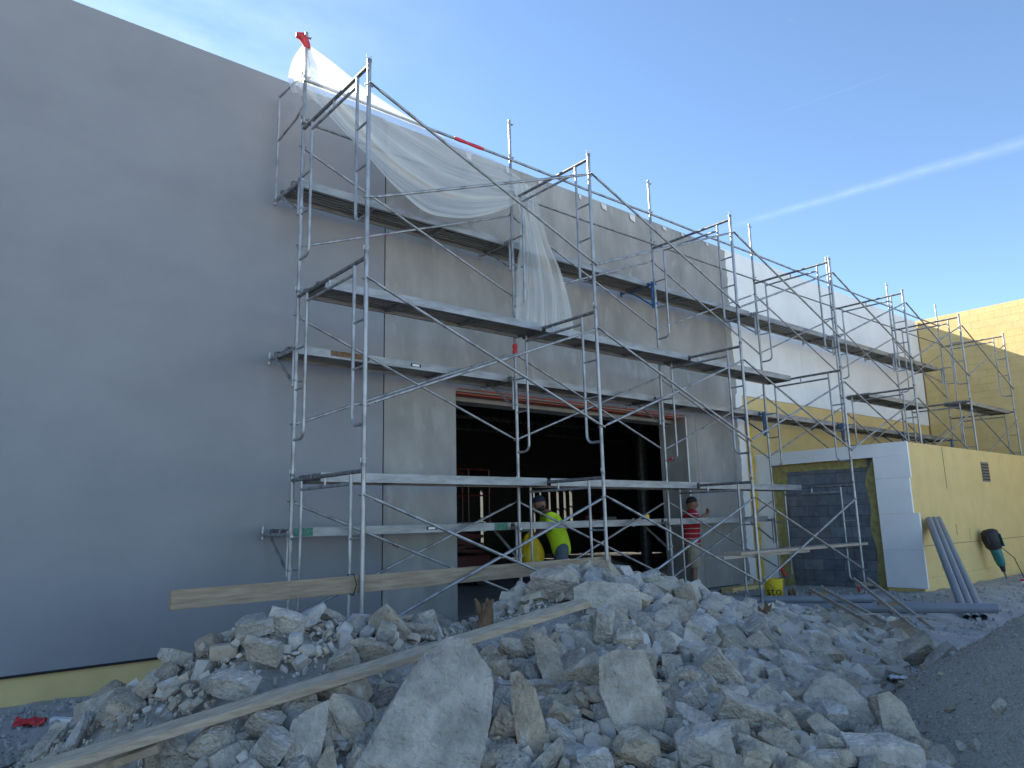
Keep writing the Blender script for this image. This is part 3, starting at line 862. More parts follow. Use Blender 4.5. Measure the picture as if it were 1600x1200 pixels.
# ------------------------------------------------------------------ plastic sheet
def interp(P, t):
    P = [Vector(p) for p in P]
    x = t * (len(P) - 1); i = min(int(x), len(P) - 2); f = x - i
    p0 = P[max(i - 1, 0)]; p1 = P[i]; p2 = P[i + 1]; p3 = P[min(i + 2, len(P) - 1)]
    return 0.5 * ((2 * p1) + (p2 - p0) * f + (2 * p0 - 5 * p1 + 4 * p2 - p3) * f * f + (3 * p1 - p0 - 3 * p2 + p3) * f ** 3)
def sheet():
    bm = bmesh.new()
    uvl = bm.loops.layers.uv.new('UVMap')
    def grid(fn, nu, nv):
        V = [[bm.verts.new(fn(i / nu, j / nv)) for j in range(nv + 1)] for i in range(nu + 1)]
        for i in range(nu):
            for j in range(nv):
                f = bm.faces.new((V[i][j], V[i + 1][j], V[i + 1][j + 1], V[i][j + 1]))
                f.smooth = True
                for lp, (a, b) in zip(f.loops, ((i, j), (i + 1, j), (i + 1, j + 1), (i, j + 1))):
                    lp[uvl].uv = (a / nu, b / nv)
    yt, yb = 1.475, 1.40
    TP = [(-.01, 1.53, 7.16), (.31, 1.50, 7.04), (.87, 1.48, 6.82), (1.63, 1.475, 6.64), (2.28, yt, 6.56), (3.0, yt, 6.52), (3.5, yt, 6.28)]
    BT = [(-.09, 1.56, 6.60), (.14, 1.53, 6.42), (.71, 1.44, 5.93), (1.25, 1.38, 5.52), (1.75, 1.33, 5.36), (2.5, 1.36, 5.58), (3.3, 1.40, 6.06)]
    def f1(u, v):
        p = interp(TP, u).lerp(interp(BT, u), v)
        amp = math.sin(math.pi * min(1, .08 + u)) ** .5 * (0.25 + .75 * v)
        ph = v * 34 + 2.2 * noise.noise(Vector((u * 2.4, v * 3, 0)))
        fold = .007 * math.sin(ph) + .05 * noise.noise(Vector((u * 1.6, v * 9, 3))) + .07 * noise.noise(Vector((u * 3.5, v * 3.5, 7)))
        sagv = -.05 * math.sin(math.pi * v) * math.sin(math.pi * u)
        edge = .03 * noise.noise(Vector((u * 9, 2.0, 0))) * v
        return p + Vector((0, -abs(.05 * math.sin(math.pi * v)) + fold * amp * (0.3 if u < .06 else 1), sagv + edge))
    grid(f1, 90, 70)
    TL = [(3.02, 1.36, 6.22), (3.12, 1.34, 5.6), (3.06, 1.33, 4.9), (3.0, 1.31, 4.10)]
    TR = [(3.46, 1.36, 6.30), (3.62, 1.33, 5.6), (3.95, 1.29, 4.85), (4.04, 1.27, 4.09)]
    def f2(u, v):
        p = interp(TL, u).lerp(interp(TR, u), v)
        fold = .05 * math.sin(v * 26 + 1.5 * noise.noise(Vector((u * 2, v * 3, 9)))) + .03 * noise.noise(Vector((u * 5, v * 8, 1)))
        return p + Vector((.02 * noise.noise(Vector((u * 6, v * 2, 4))), fold * (.4 + .6 * u), 0))
    grid(f2, 50, 60)
    # gathered skirt behind the first post
    WL = [(-.01, 1.55, 7.18), (-.12, 1.60, 6.95), (-.16, 1.63, 6.7), (-.13, 1.6, 6.52)]
    WR = [(.03, 1.54, 7.18), (.08, 1.62, 6.95), (.16, 1.64, 6.7), (.24, 1.62, 6.50)]
    def f3(u, v):
        p = interp(WL, u).lerp(interp(WR, u), v)
        return p + Vector((0, .02 * math.sin(v * 22) * u, 0))
    grid(f3, 24, 24)
    me = bpy.data.meshes.new('plastic_sheet'); bm.to_mesh(me); bm.free()
    me.materials.append(MAT['sheet'])
    o = bpy.data.objects.new('plastic_sheet', me); COL.objects.link(o)
    tag(o, 'torn clear plastic sheet draped from the first post over the guard rails', 'plastic sheet')
    mb = MB().tube([(.02, 1.52, 7.09), (.005, 1.525, 7.14), (-.02, 1.53, 7.19), (-.06, 1.535, 7.225), (-.10, 1.54, 7.22), (-.115, 1.54, 7.19)], [.034, .044, .05, .052, .04, .012], 10)
    t = mb.build('tape_knot', 'red_tape', o, True)
    t['label'] = 'red tape tying the sheet to the post top'
sheet()

# ------------------------------------------------------------------ rocks
def rehull(bm):
    pts = [v.co.copy() for v in bm.verts]
    bm.free()
    bm = bmesh.new()
    for p in pts: bm.verts.new(p)
    bmesh.ops.remove_doubles(bm, verts=bm.verts[:], dist=1e-4)
    bmesh.ops.convex_hull(bm, input=bm.verts[:])
    loose = [v for v in bm.verts if not v.link_faces]
    if loose: bmesh.ops.delete(bm, geom=loose, context='VERTS')
    bmesh.ops.recalc_face_normals(bm, faces=bm.faces[:])
    return bm
def roughen(bm, seed, mxd, sub, amp):
    for _ in range(sub):
        lim = mxd * (.18, .10, .055, .032)[_]
        es = [e for e in bm.edges if e.calc_length() > lim]
        if es:
            bmesh.ops.subdivide_edges(bm, edges=es, cuts=1, use_grid_fill=False)
            bmesh.ops.triangulate(bm, faces=bm.faces[:])
    bmesh.ops.smooth_vert(bm, verts=bm.verts[:], factor=.14, use_axis_x=True, use_axis_y=True, use_axis_z=True)
    bm.normal_update()
    so_ = Vector((seed * 1.7, seed * .3, 0))
    for v in bm.verts:
        q = v.co / mxd
        n = noise.noise(q * 3.1 + so_) * 1.3 - 1.6 * abs(noise.noise(q * 5.5 + so_)) + noise.noise(q * 11 + so_) * .8 - .9 * abs(noise.noise(q * 19 + so_)) + noise.noise(q * 40 + so_) * .5
        st = noise.noise(Vector((q.z * 16 + seed, q.x * 1.5, q.y * 1.5))) * .8      # bedding layers
        v.co += v.normal * (n + st) * amp * mxd
def chunk(seed, dims=(1, 1, 1), cuts=10, lo=.30, hi=.47, bevel=.025, sub=0, amp=.012):
    rg = random.Random(seed)
    bm = bmesh.new()
    bmesh.ops.create_cube(bm, size=1)
    for _ in range(cuts):
        d = Vector((rg.gauss(0, 1), rg.gauss(0, 1), rg.gauss(0, 1))).normalized()
        sup = .5 * (abs(d.x) + abs(d.y) + abs(d.z))
        off = sup * rg.uniform(lo, hi) * 2 * .86
        bmesh.ops.bisect_plane(bm, geom=bm.verts[:] + bm.edges[:] + bm.faces[:], plane_co=d * off, plane_no=d, clear_outer=True)
        bm = rehull(bm)
    mn = Vector([min(v.co[i] for v in bm.verts) for i in range(3)]); mx = Vector([max(v.co[i] for v in bm.verts) for i in range(3)])
    for v in bm.verts:
        v.co = Vector([((v.co[i] - mn[i]) / (mx[i] - mn[i]) - .5) * dims[i] for i in range(3)])
    mxd = max(dims)
    bmesh.ops.triangulate(bm, faces=bm.faces[:])
    if sub:
        roughen(bm, seed, mxd, sub, amp)
    return bm
def to_obj(bm, name, m='rock'):
    me = bpy.data.meshes.new(name); bm.to_mesh(me); bm.free()
    me.materials.append(MAT[m])
    o = bpy.data.objects.new(name, me); COL.objects.link(o)
    return o
placed = []     # (x, y, radius)
# outlined boulders: centre px, length px, width px, angle of the long side (deg, anticlockwise in the picture), label
HERO = [
 (668, 1112, 232, 205, 62, 'huge pointed grey boulder at the front centre of the heap'),
 (986, 1090, 150, 104, 84, 'big rough blocky boulder with white streaks right of front centre'),
 (828, 1132, 170, 58, -65, 'tall smooth slab standing just right of the huge front boulder'),
 (858, 1037, 100, 44, -66, 'pale leaf-shaped slab leaning above the tall standing slab'),
 (912, 1052, 66, 42, 30, 'pale notched rock above and left of the streaked boulder'),
 (940, 995, 82, 30, 82, 'narrow upright stone below the crest slab'),
 (978, 1004, 50, 34, 5, 'squat square rock right of the narrow upright stone'),
 (948, 934, 118, 46, -10, 'wide layered slab lying on the crest of the heap'),
 (868, 912, 72, 42, 12, 'pale block left of the crest slab'),
 (964, 888, 42, 26, -20, 'dark round rock on top of the crest'),
 (1052, 908, 44, 34, -70, 'pale upright rock right of the crest'),
 (1016, 908, 36, 26, 20, 'rough grey rock between the crest and the pale upright rock'),
 (1072, 935, 44, 30, -70, 'light slanting rock below the crest on the right shoulder'),
 (1130, 1054, 84, 44, -50, 'smooth pale wedge rock right of the streaked boulder'),
 (1124, 1082, 40, 24, -10, 'small rounded rock against the pale wedge rock'),
 (1194, 1008, 86, 38, -56, 'long slanting slab on the right shoulder'),
 (1160, 1116, 84, 50, -22, 'broad tan block below the pale wedge rock'),
 (1100, 1168, 84, 74, 10, 'large flat-faced boulder at the bottom right of centre'),
 (1068, 1062, 40, 26, 18, 'flat diamond-shaped stone right of the streaked boulder'),
 (1076, 1092, 56, 30, 38, 'slanted wedge right of the streaked boulder, below the flat diamond stone'),
 (1306, 1096, 118, 74, -28, 'large pale dome-shaped boulder on the right side'),
 (1298, 1122, 42, 40, 0, 'cube-like block in front of the pale dome boulder'),
 (1414, 1138, 112, 56, -58, 'tall leaning boulder beside the dark gravel mound'),
 (1290, 1024, 44, 34, 8, 'square grey block on the right slope'),
 (1238, 1022, 42, 36, -40, 'tan angular block left of the square grey block'),
 (1432, 1022, 62, 38, 35, 'slanted block touching the gravel mound'),
 (1466, 1034, 66, 24, 42, 'thin slab lying on the edge of the gravel mound'),
 (1306, 1168, 52, 34, -25, 'rock at the bottom right in front of the dome boulder'),
 (1376, 1182, 112, 60, -12, 'wide flat slab at the bottom right edge'),
 (1178, 1192, 56, 48, 70, 'upright block at the bottom edge right of the flat-faced boulder'),
 (1280, 1192, 50, 34, 0, 'low chunk at the bottom edge, under the dome boulder'),
 (1243, 1090, 34, 26, 10, 'small square block left of the dome boulder'),
 (1212, 1128, 34, 22, -30, 'small pale chip left of the cube-like block'),
 (136, 1112, 116, 52, 48, 'leaning slab at the left foot of the heap'),
 (62, 1168, 62, 22, 18, 'flat thin rock on the ground at far left'),
 (448, 972, 56, 38, -18, 'brownish slab rock near the left crest'),
 (405, 948, 38, 26, 62, 'pointed rock on the left crest'),
 (404, 980, 48, 24, 8, 'pale flat-topped rock under the left crest'),
 (486, 948, 34, 24, 0, 'pale round rock on the left crest'),
 (413, 1014, 58, 34, -14, 'brown flat rock half buried in grit on the left slope'),
 (333, 1002, 56, 28, 6, 'layered rock at the left end of the left crest'),
 (366, 1074, 74, 42, -12, 'wide grit-covered slab above the lower plank'),
 (432, 1104, 124, 26, 6, 'white-edged flat slab under the lower plank'),
 (478, 1152, 104, 54, 72, 'tall ribbed slab left of the huge front boulder'),
 (418, 1176, 78, 46, 55, 'pale leaning rock at the bottom, left of the ribbed slab'),
 (416, 1130, 54, 42, -20, 'rounded block behind the pale leaning rock'),
 (330, 1158, 62, 44, 25, 'grey block at the bottom left under the plank'),
 (270, 1168, 50, 38, 40, 'wedge rock at the bottom left under the plank end'),
 (610, 976, 60, 44, -50, 'dark pointed rock in the dip beside the grey pier'),
 (694, 978, 62, 24, -20, 'pale tapered rock in the dip before the doorway'),
 (524, 950, 46, 24, -10, 'low tan rock by the first scaffold leg'),
 (568, 966, 24, 20, 80, 'small upright stone at the foot of the first leg'),
 (602, 990, 34, 28, 70, 'pale upright chip below the dark pointed rock'),
 (540, 1032, 42, 32, 30, 'rounded rock above the plank, left of the huge boulder'),
 (578, 1018, 68, 34, -12, 'broken block above the plank near the huge boulder'),
 (532, 1080, 84, 44, 8, 'dark slab under the plank left of the huge boulder'),
 (770, 1188, 86, 34, 4, 'flat block at the bottom edge right of the huge boulder'),
 (790, 1134, 62, 42, 66, 'brown wedge between the huge boulder and the standing slab'),
 (774, 1045, 36, 32, 0, 'square rock just right of the huge boulder top'),
 (826, 1010, 60, 26, 68, 'thin tan stone standing above the standing slab'),
 (876, 1120, 46, 26, -35, 'angled rock touching the left of the streaked boulder, low'),
 (868, 1150, 56, 34, -40, 'tilted rock at the bottom, left of the streaked boulder'),
 (1000, 1170, 70, 46, -30, 'grey rock at the bottom under the streaked boulder'),
 (930, 1186, 50, 34, 20, 'rock at the bottom edge below the streaked boulder'),
 (226, 1076, 40, 26, 45, 'grey rock beside the leaning slab at the left foot'),
]
OUT = {   # front-face outlines of the largest boulders (picture coordinates), with a depth factor
 0: ([(700, 1000), (662, 1022), (628, 1066), (598, 1122), (556, 1192), (560, 1235), (742, 1235), (762, 1160), (771, 1075), (768, 1050), (742, 1018), (722, 1002)], [(694, 1010), (662, 1036), (614, 1090), (580, 1152), (560, 1200)], .55),
 1: ([(938, 1030), (960, 1020), (1012, 1018), (1022, 1050), (1042, 1105), (1028, 1148), (1010, 1165), (976, 1160), (956, 1130), (936, 1080)], [], .7),
 2: ([(796, 1056), (812, 1052), (838, 1082), (846, 1112), (866, 1180), (866, 1225), (818, 1225), (812, 1160), (798, 1100)], [], .6),
 3: ([(834, 992), (846, 988), (868, 1005), (880, 1040), (886, 1078), (870, 1086), (852, 1070), (838, 1035)], [], .5),
 7: ([(896, 918), (915, 908), (985, 912), (1004, 925), (1003, 952), (975, 962), (940, 955), (897, 942)], [], 1.3),
 20: ([(1254, 1092), (1275, 1065), (1300, 1056), (1330, 1066), (1350, 1090), (1364, 1122), (1342, 1150), (1310, 1130), (1262, 1110)], [], .9),
 22: ([(1378, 1090), (1400, 1084), (1418, 1100), (1432, 1140), (1450, 1180), (1436, 1196), (1405, 1165), (1380, 1150)], [], .8),
 33: ([(88, 1158), (110, 1128), (140, 1086), (170, 1064), (182, 1072), (178, 1100), (160, 1128), (118, 1160)], [], .7),
 43: ([(452, 1128), (480, 1110), (508, 1098), (510, 1130), (500, 1190), (496, 1225), (448, 1225), (446, 1180)], [], .5),
}
def hull_rock(seed, front, side, t, depf):
    """rock whose face has the given outline; real thickness behind it"""
    rg = random.Random(seed)
    cx = sum(p[0] for p in front) / len(front); cy = sum(p[1] for p in front) / len(front)
    C0 = CAM + px_ray(cx, cy) * t
    size = (max(p[0] for p in front) - min(p[0] for p in front)) * t / FPX
    hd = Vector((FW.x, FW.y, 0)).normalized()
    pts = []
    for x, y in front:
        P = CAM + px_ray(x, y) * t
        up = (cy - y) * t / FPX
        P += hd * (up * .35 + rg.uniform(-.02, .02) * size)              # face leans back
        pts.append(P - C0)
        f = rg.uniform(.55, .82)
        B = Vector((pts[-1].x * f, pts[-1].y * f, pts[-1].z * f)) + hd * size * depf * rg.uniform(.7, 1.0) + Vector((0, 0, -.06 * size))
        pts.append(B)
    for x, y in side:
        P = CAM + px_ray(x, y) * t
        pts.append(P - C0 + hd * (((cy - y) * t / FPX) * .35 + .34 * size))
    bm = bmesh.new()
    for p in pts: bm.verts.new(p)
    bm = rehull(bm)
    bmesh.ops.triangulate(bm, faces=bm.faces[:])
    roughen(bm, seed, size, 4, .012)
    return bm, C0, size
for i, (cx, cy, ln, wd, ang, lab) in enumerate(HERO):
    hp = hit(cx, min(cy + .22 * min(ln, wd), 1330))
    if hp is None:
        hp = (CAM + px_ray(cx, cy) * 7.5, 7.5)
    P, t = hp
    t = t * .985
    k = t / FPX
    nm = 'boulder' if ln > 70 else 'rock'
    if i in OUT:
        bm, pos, size = hull_rock(900 + i, *OUT[i][:2], t * (.95 if i == 0 else .975), OUT[i][2])
        o = to_obj(bm, nm, 'rock_big'); o.location = pos
    else:
        ln *= 1.02; wd *= 1.0
        dep = max(.45 * wd, min(wd * .95, 60)) * k * (0.9 if ln < 150 else .62)
        big = ln > 60
        bm = chunk(100 + i, (ln * k, wd * k, dep), cuts=9 if big else 8, lo=.34, hi=.48, bevel=.03, sub=4 if big else 3, amp=.013)
        o = to_obj(bm, nm, 'rock_big')
        rg = random.Random(i)
        # local x along the given direction in the view plane, local z facing the viewer
        a = R_(ang)
        X = (RT * math.cos(a) + UP * math.sin(a)).normalized(); Z = -FW; Yv = Z.cross(X)
        mm = Matrix((X, Yv, Z)).transposed()
        mm = Matrix.Rotation(rg.uniform(-.16, .16), 3, 'Z') @ Matrix.Rotation(rg.uniform(.0, .25), 3, RT) @ mm
        pos = CAM + px_ray(cx, cy) * t
        o.matrix_world = Matrix.Translation(pos) @ mm.to_4x4()
    tag(o, lab, nm, 'large rocks on the heap')
    placed.append((pos.x, pos.y, pos.z, .40 * math.sqrt(ln * wd) * k))

# medium rocks: shared meshes, single objects
PROTO = []
for i in range(22):
    rg = random.Random(500 + i)
    dims = (1, rg.uniform(.5, .9), rg.uniform(.28, .62))
    bm = chunk(500 + i, dims, cuts=rg.randint(8, 11), lo=.33, hi=.48, bevel=.03, sub=2, amp=.012)
    me = bpy.data.meshes.new('rock'); bm.to_mesh(me); bm.free(); me.materials.append(MAT['rock'])
    PROTO.append(me)
LOW = []
for i in range(16):
    rg = random.Random(700 + i)
    bm = chunk(700 + i, (1, rg.uniform(.5, .9), rg.uniform(.3, .65)), cuts=6, lo=.34, hi=.47, bevel=0, sub=0)
    bmesh.ops.triangulate(bm, faces=bm.faces[:])
    bm.verts.index_update()
    LOW.append((np.array([v.co[:] for v in bm.verts]), np.array([[v.index for v in f.verts] for f in bm.faces])))
    bm.free()
rg = random.Random(42)
cell = {}
def put(P, r):
    cell.setdefault((int(P[0] // .3), int(P[1] // .3)), []).append((P[0], P[1], P[2], r))
def clash(P, r, f):
    cx, cy = int(P[0] // .3), int(P[1] // .3)
    for i in range(cx - 1, cx + 2):
        for j in range(cy - 1, cy + 2):
            for q in cell.get((i, j), ()):
                if (q[0] - P[0]) ** 2 + (q[1] - P[1]) ** 2 + (q[2] - P[2]) ** 2 < (f * (q[3] + r)) ** 2:
                    return True
    return False
for q in placed: put(q[:3], q[3])
def normal_at(x, y):
    e = .05
    return Vector((surf(x - e, y) - surf(x + e, y), surf(x, y - e) - surf(x, y + e), 2 * e)).normalized()
def in_view(P, mrg=40):
    a, b, z = proj(P)
    return z > .5 and -mrg < a < 1600 + mrg and 300 < b < 1200 + 60
def on_plank(P, w=34):
    a, b, z = proj(P)
    return 0 < a < 925 and abs(b - (1206 - (a - 60) * .3065)) < w
def on_heap(x, y):
    return float(heap_h(x, y)[0]) > .07 and (math.hypot(x - GC[0], y - GC[1]) > GR * 1.0)
cand = []
sizes = sorted([.022 + .085 * rg.random() ** 1.7 if rg.random() < .84 else rg.uniform(.085, .135) for _ in range(2600)], reverse=True)
n_med = 0
smalls = []
for s in sizes:
    for _ in range(14):
        x, y = rg.uniform(-3.0, 7.2), rg.uniform(-4.4, .3)
        if not on_heap(x, y):
            continue
        # fewer big pieces on the gritty left slope
        if x < -.6 and y > -1.75 and rg.random() < (.84 if s > .035 else .6):
            continue
        P = Vector((x, y, surf(x, y) + s * .18))
        if not in_view(P) or on_plank(P) or clash(P, s * .8, .80):
            continue
        put(P, s * .8)
        cand.append((P, s * 2 * rg.uniform(.85, 1.25)))
        break
cand.sort(key=lambda c: -c[1] / (c[0] - CAM).length)
def rock_rot(P):
    n = normal_at(P.x, P.y)
    q = n.to_track_quat('Z', 'Y').to_matrix()
    return q @ Euler((rg.gauss(0, .45), rg.gauss(0, .45), rg.uniform(0, 6.28))).to_matrix()
for P, s in cand[:235]:
    o = bpy.data.objects.new('rock', PROTO[rg.randrange(len(PROTO))]); COL.objects.link(o)
    sc = Matrix.Diagonal((s * rg.uniform(.85, 1.2), s * rg.uniform(.8, 1.1), s * rg.uniform(.75, 1.15)))
    o.matrix_world = Matrix.Translation(P) @ (rock_rot(P) @ sc).to_4x4()
    qx, qy, _ = proj(P)
    zone = ('left slope above the plank' if qx < 560 and qy < 1206 - (qx - 60) * .3065 else 'left front below the plank' if qx < 600 else
            'heap crest' if qy < 985 and qx < 1090 else 'middle front of the heap' if qx < 1070 else 'right slope of the heap' if qy < 1060 else 'right front near the gravel mound')
    tag(o, f'middling angular grey rock among its likes on the {zone}', 'rock', f'middling rocks, {zone}')
smalls = cand[235:]
# the countless small stuff: one mesh
def joined(name, items, m, label, cat):
    Vs, Fs, n = [], [], 0
    for P, s, Rm in items:
        v, f = LOW[rg.randrange(len(LOW))]
        A = np.array(Rm) * s
        Vs.append(v @ A.T + np.array(P)); Fs.append(f + n); n += len(v)
    V = np.concatenate(Vs); F = np.concatenate(Fs)
    me = bpy.data.meshes.new(name)
    me.vertices.add(len(V)); me.vertices.foreach_set('co', V.ravel())
    me.loops.add(len(F) * 3); me.loops.foreach_set('vertex_index', F.ravel())
    me.polygons.add(len(F)); me.polygons.foreach_set('loop_start', np.arange(0, len(F) * 3, 3))
    me.update(calc_edges=True); me.validate()
    me.polygons.foreach_set('use_smooth', [False] * len(me.polygons))
    me.materials.append(MAT[m])
    o = bpy.data.objects.new(name, me); COL.objects.link(o)
    return tag(o, label, cat, None, 'stuff')
items = [(P, s, rock_rot(P)) for P, s in smalls]
def scatter(n, x0, x1, y0, y1, s0, s1, test, hf, lift=.2):
    XS = np.array([rg.uniform(x0, x1) for _ in range(n)]); YS = np.array([rg.uniform(y0, y1) for _ in range(n)])
    HS = hf(XS, YS)
    out = []
    for x, y, h in zip(XS, YS, HS):
        s = s0 * (s1 / s0) ** (rg.random() ** 1.7)
        if not test(x, y):
            continue
        P = Vector((x, y, float(h) + s * lift))
        if in_view(P) and not (s > .03 and on_plank(P, 20)):
            out.append((P, s, Euler((rg.uniform(0, 6), rg.uniform(0, 6), rg.uniform(0, 6))).to_matrix()))
    return out
hh = lambda X, Y: np.maximum(base_h(X, Y), heap_h(X, Y) + .3 * base_h(X, Y)) - .02
hp_ok = lambda x, y: math.hypot(x - GC[0], y - GC[1]) > GR * .98
def heap_vec_ok(x, y): return hp_ok(x, y) and not (x < -.4 and y > -1.8 and rg.random() < .72)
items += [it for it in scatter(9000, -3.1, 7.4, -4.5, .2, .03, .13, heap_vec_ok, hh) if it[0].z > .05 + float(base_h(it[0].x, it[0].y))]
items += [it for it in scatter(26000, -3.1, 7.4, -4.5, .2, .012, .042, hp_ok, hh) if it[0].z > .03 + float(base_h(it[0].x, it[0].y))]
joined('rubble_chips', items, 'rock', 'countless small broken stones filling gaps in the rubble heap', 'rubble')
gi = scatter(5000, -5, 0, -2.0, 2.3, .015, .07, lambda x, y: float(heap_h(x, y)[0]) < .2, lambda X, Y: base_h(X, Y), .1)
gi += scatter(5000, 2.5, 16, -3.6, 2.1, .015, .08, lambda x, y: float(heap_h(x, y)[0]) < .2 and (x < 10.2 or y < -.7), lambda X, Y: base_h(X, Y), .1)
gi += scatter(2500, -1, 3.5, -5, -2.6, .015, .07, lambda x, y: float(heap_h(x, y)[0]) < .2, lambda X, Y: base_h(X, Y), .1)
joined('ground_stones', gi, 'ground', 'loose small stones strewn over the bare ground', 'stones')
joined('gravel_stones', scatter(500, 1.0, 6.9, -8, -2.7, .03, .09, lambda x, y: -.05 < gravel_h(x, y) < .35, lambda X, Y: gravel_surface(X, Y), .1) + scatter(26000, 1.0, 6.9, -8, -2.7, .008, .024, lambda x, y: gravel_h(x, y) > -.02, lambda X, Y: gravel_surface(X, Y), .1),
       'gravel', 'fine dark stones covering the gravel mound', 'gravel')

# ------------------------------------------------------------------ planks and timber on the heap
def lie(name, m, pts_px, lift, w, h, label, cat):
    pass
def above(px, py, f):
    t = hit(px, py)[1]
    return CAM + px_ray(px, py) * t * f
def rest_on(pa, pb, f=.945, n=26):
    """two ends of a straight board that clears the heap along a line"""
    ta, tb = hit(*pa)[1], hit(*pb)[1]
    g = 1.0
    for i in range(n + 1):
        u = i / n
        t = 1 / ((1 - u) / ta + u / tb)
        h = hit(pa[0] + (pb[0] - pa[0]) * u, pa[1] + (pb[1] - pa[1]) * u)
        if h: g = min(g, h[1] / t)
    return CAM + px_ray(*pa) * ta * g * f, CAM + px_ray(*pb) * tb * g * f
a, b = rest_on((40, 1209), (916, 941))
o = MB().beam((0, 0, 0), b - a, .10, .042, (0, -.2, 1)).build('loose_plank', 'wood_grey', None, False, a, bevel=.004)
tag(o, 'long weathered plank lying diagonally up the rubble heap', 'plank')
a2 = above(60, 1224, .93); b2 = above(252, 1160, .93)
o = MB().beam((0, 0, 0), b2 - a2, .12, .04, (0, -.35, 1)).build('loose_plank', 'wood', None, False, a2, bevel=.004)
tag(o, 'short plank under the long diagonal plank at the bottom left', 'plank')
def stump(P, s, label):
    t = thing('splintered_wood', label, 'wood scrap', P)
    rg2 = random.Random(int(s * 1000))
    for i in range(6):
        d = Vector((rg2.uniform(-.5, .5), rg2.uniform(-.3, .3), rg2.uniform(.5, 1))).normalized()
        q = Vector((rg2.uniform(-.05, .05), rg2.uniform(-.04, .04), 0)) * (s / .2)
        MB().tube([q - d * s * .2, q + d * s * .4, q + d * s * rg2.uniform(.7, 1)], [s * .16, s * .15, s * .03], 6).build('splinter', 'bark', t)
h_ = hit(758, 978)[0]; stump(h_ + Vector((0, 0, .03)), .22, 'brown splintered wood scrap in the dip below the doorway')
h_ = hit(1196, 968)[0]; stump(h_ + Vector((0, 0, .02)), .18, 'broken brown wood scrap on the right shoulder of the heap')
h_ = hit(1240, 938)[0]; stump(h_ + Vector((0, 0, .05)), .20, 'dark wood scrap beside the broken pallets')
# flat board ends on the right
def slabs(px, py, ln, w, h, rz, tilt, label, m='wood'):
    P = hit(px, py)[0] + Vector((0, 0, h * .5 + .02))
    o = MB().box(-ln / 2, ln / 2, -w / 2, w / 2, -h / 2, h / 2).build('board_end', m, None, False, P, bevel=.004)
    o.rotation_euler = (tilt[0], tilt[1], rz)
    tag(o, label, 'board')
slabs(1262, 972, .46, .26, .055, R_(-38), (.05, -.1), 'sawn tan board end on the right slope, in front')
slabs(1225, 960, .50, .24, .05, R_(-30), (-.03, .08), 'tan board behind the sawn board end on the right slope', 'wood')
slabs(1328, 1066, .34, .14, .03, R_(-30), (.1, .2), 'brown wood strip behind the pale dome boulder', 'wood_grey')
def pallet(A, B, drop, label):
    A, B = Vector(A), Vector(B)
    d = B - A
    t = thing('broken_pallet', label, 'pallet', A)
    sd = Vector((d.y, -d.x, 0)).normalized()
    for s in (-.09, .09):
        MB().beam(sd * s, d + sd * s, .022, .04).build('long_rail', 'wood_grey', t)
    for f in (.06, .5):
        MB().beam(d * f - sd * .12 + Vector((0, 0, -.042)), d * f + sd * .12 + Vector((0, 0, -.042)), .10, .045).build('cross_block', 'wood', t)
    for f in (.85,):
        MB().beam(d * f - sd * .13 + Vector((0, 0, .03)), d * f + sd * .13 + Vector((0, 0, .03)), .07, .014).build('slat', 'wood_grey', t)
pallet((6.75, -.55, .52), (5.25, -2.05, .34), 0, 'broken pallet rails leaning on the right slope, nearer one')
pallet((7.7, -.75, .60), (5.55, -2.40, .28), 0, 'broken pallet rails by the pipes, farther one')
o = MB().box(-.3, .3, -.2, .2, -.006, .006).build('cardboard', 'wood', None, False, hit(1400, 1000)[0] + Vector((0, 0, .05)))
o.rotation_euler = (R_(35), R_(-10), R_(-35)); tag(o, 'brown cardboard sheet under the broken pallets', 'cardboard')
def rag(px, py, s, m, name, label, cat):
    bm = bmesh.new(); bmesh.ops.create_grid(bm, x_segments=14, y_segments=10, size=.5)
    for v in bm.verts:
        q = v.co.copy()
        v.co = Vector((q.x * s * 1.6, q.y * s, s * .28 * (noise.noise(q * 5 + Vector((px, 0, 0))) + .6 * noise.noise(q * 11)) + s * .12))
    for f in bm.faces: f.smooth = True
    o = to_obj(bm, name, m); o.location = hit(px, py)[0] + Vector((0, 0, .03)); o.rotation_euler = (0, 0, rg.uniform(0, 3))
    o.modifiers.new('thick', 'SOLIDIFY').thickness = .004
    tag(o, label, cat)
rag(1458, 1142, .13, 'paper', 'white_rag', 'crumpled white rag between boulder and gravel mound', 'rag')
rag(1405, 1066, .10, 'paper', 'white_scrap', 'white plastic scrap among rocks near the gravel mound', 'scrap')
rag(46, 1137, .14, 'red_tape', 'red_scrap', 'crumpled red plastic scrap on the ground at far left', 'scrap')
P = hit(97, 1131)[0]
o = MB().box(-.09, .09, -.04, .04, 0, .045).build('foam_offcut', 'eps', None, False, P, bevel=.006); o.rotation_euler = (0, .1, -.5)
tag(o, 'small white foam offcut on the ground at far left', 'foam')

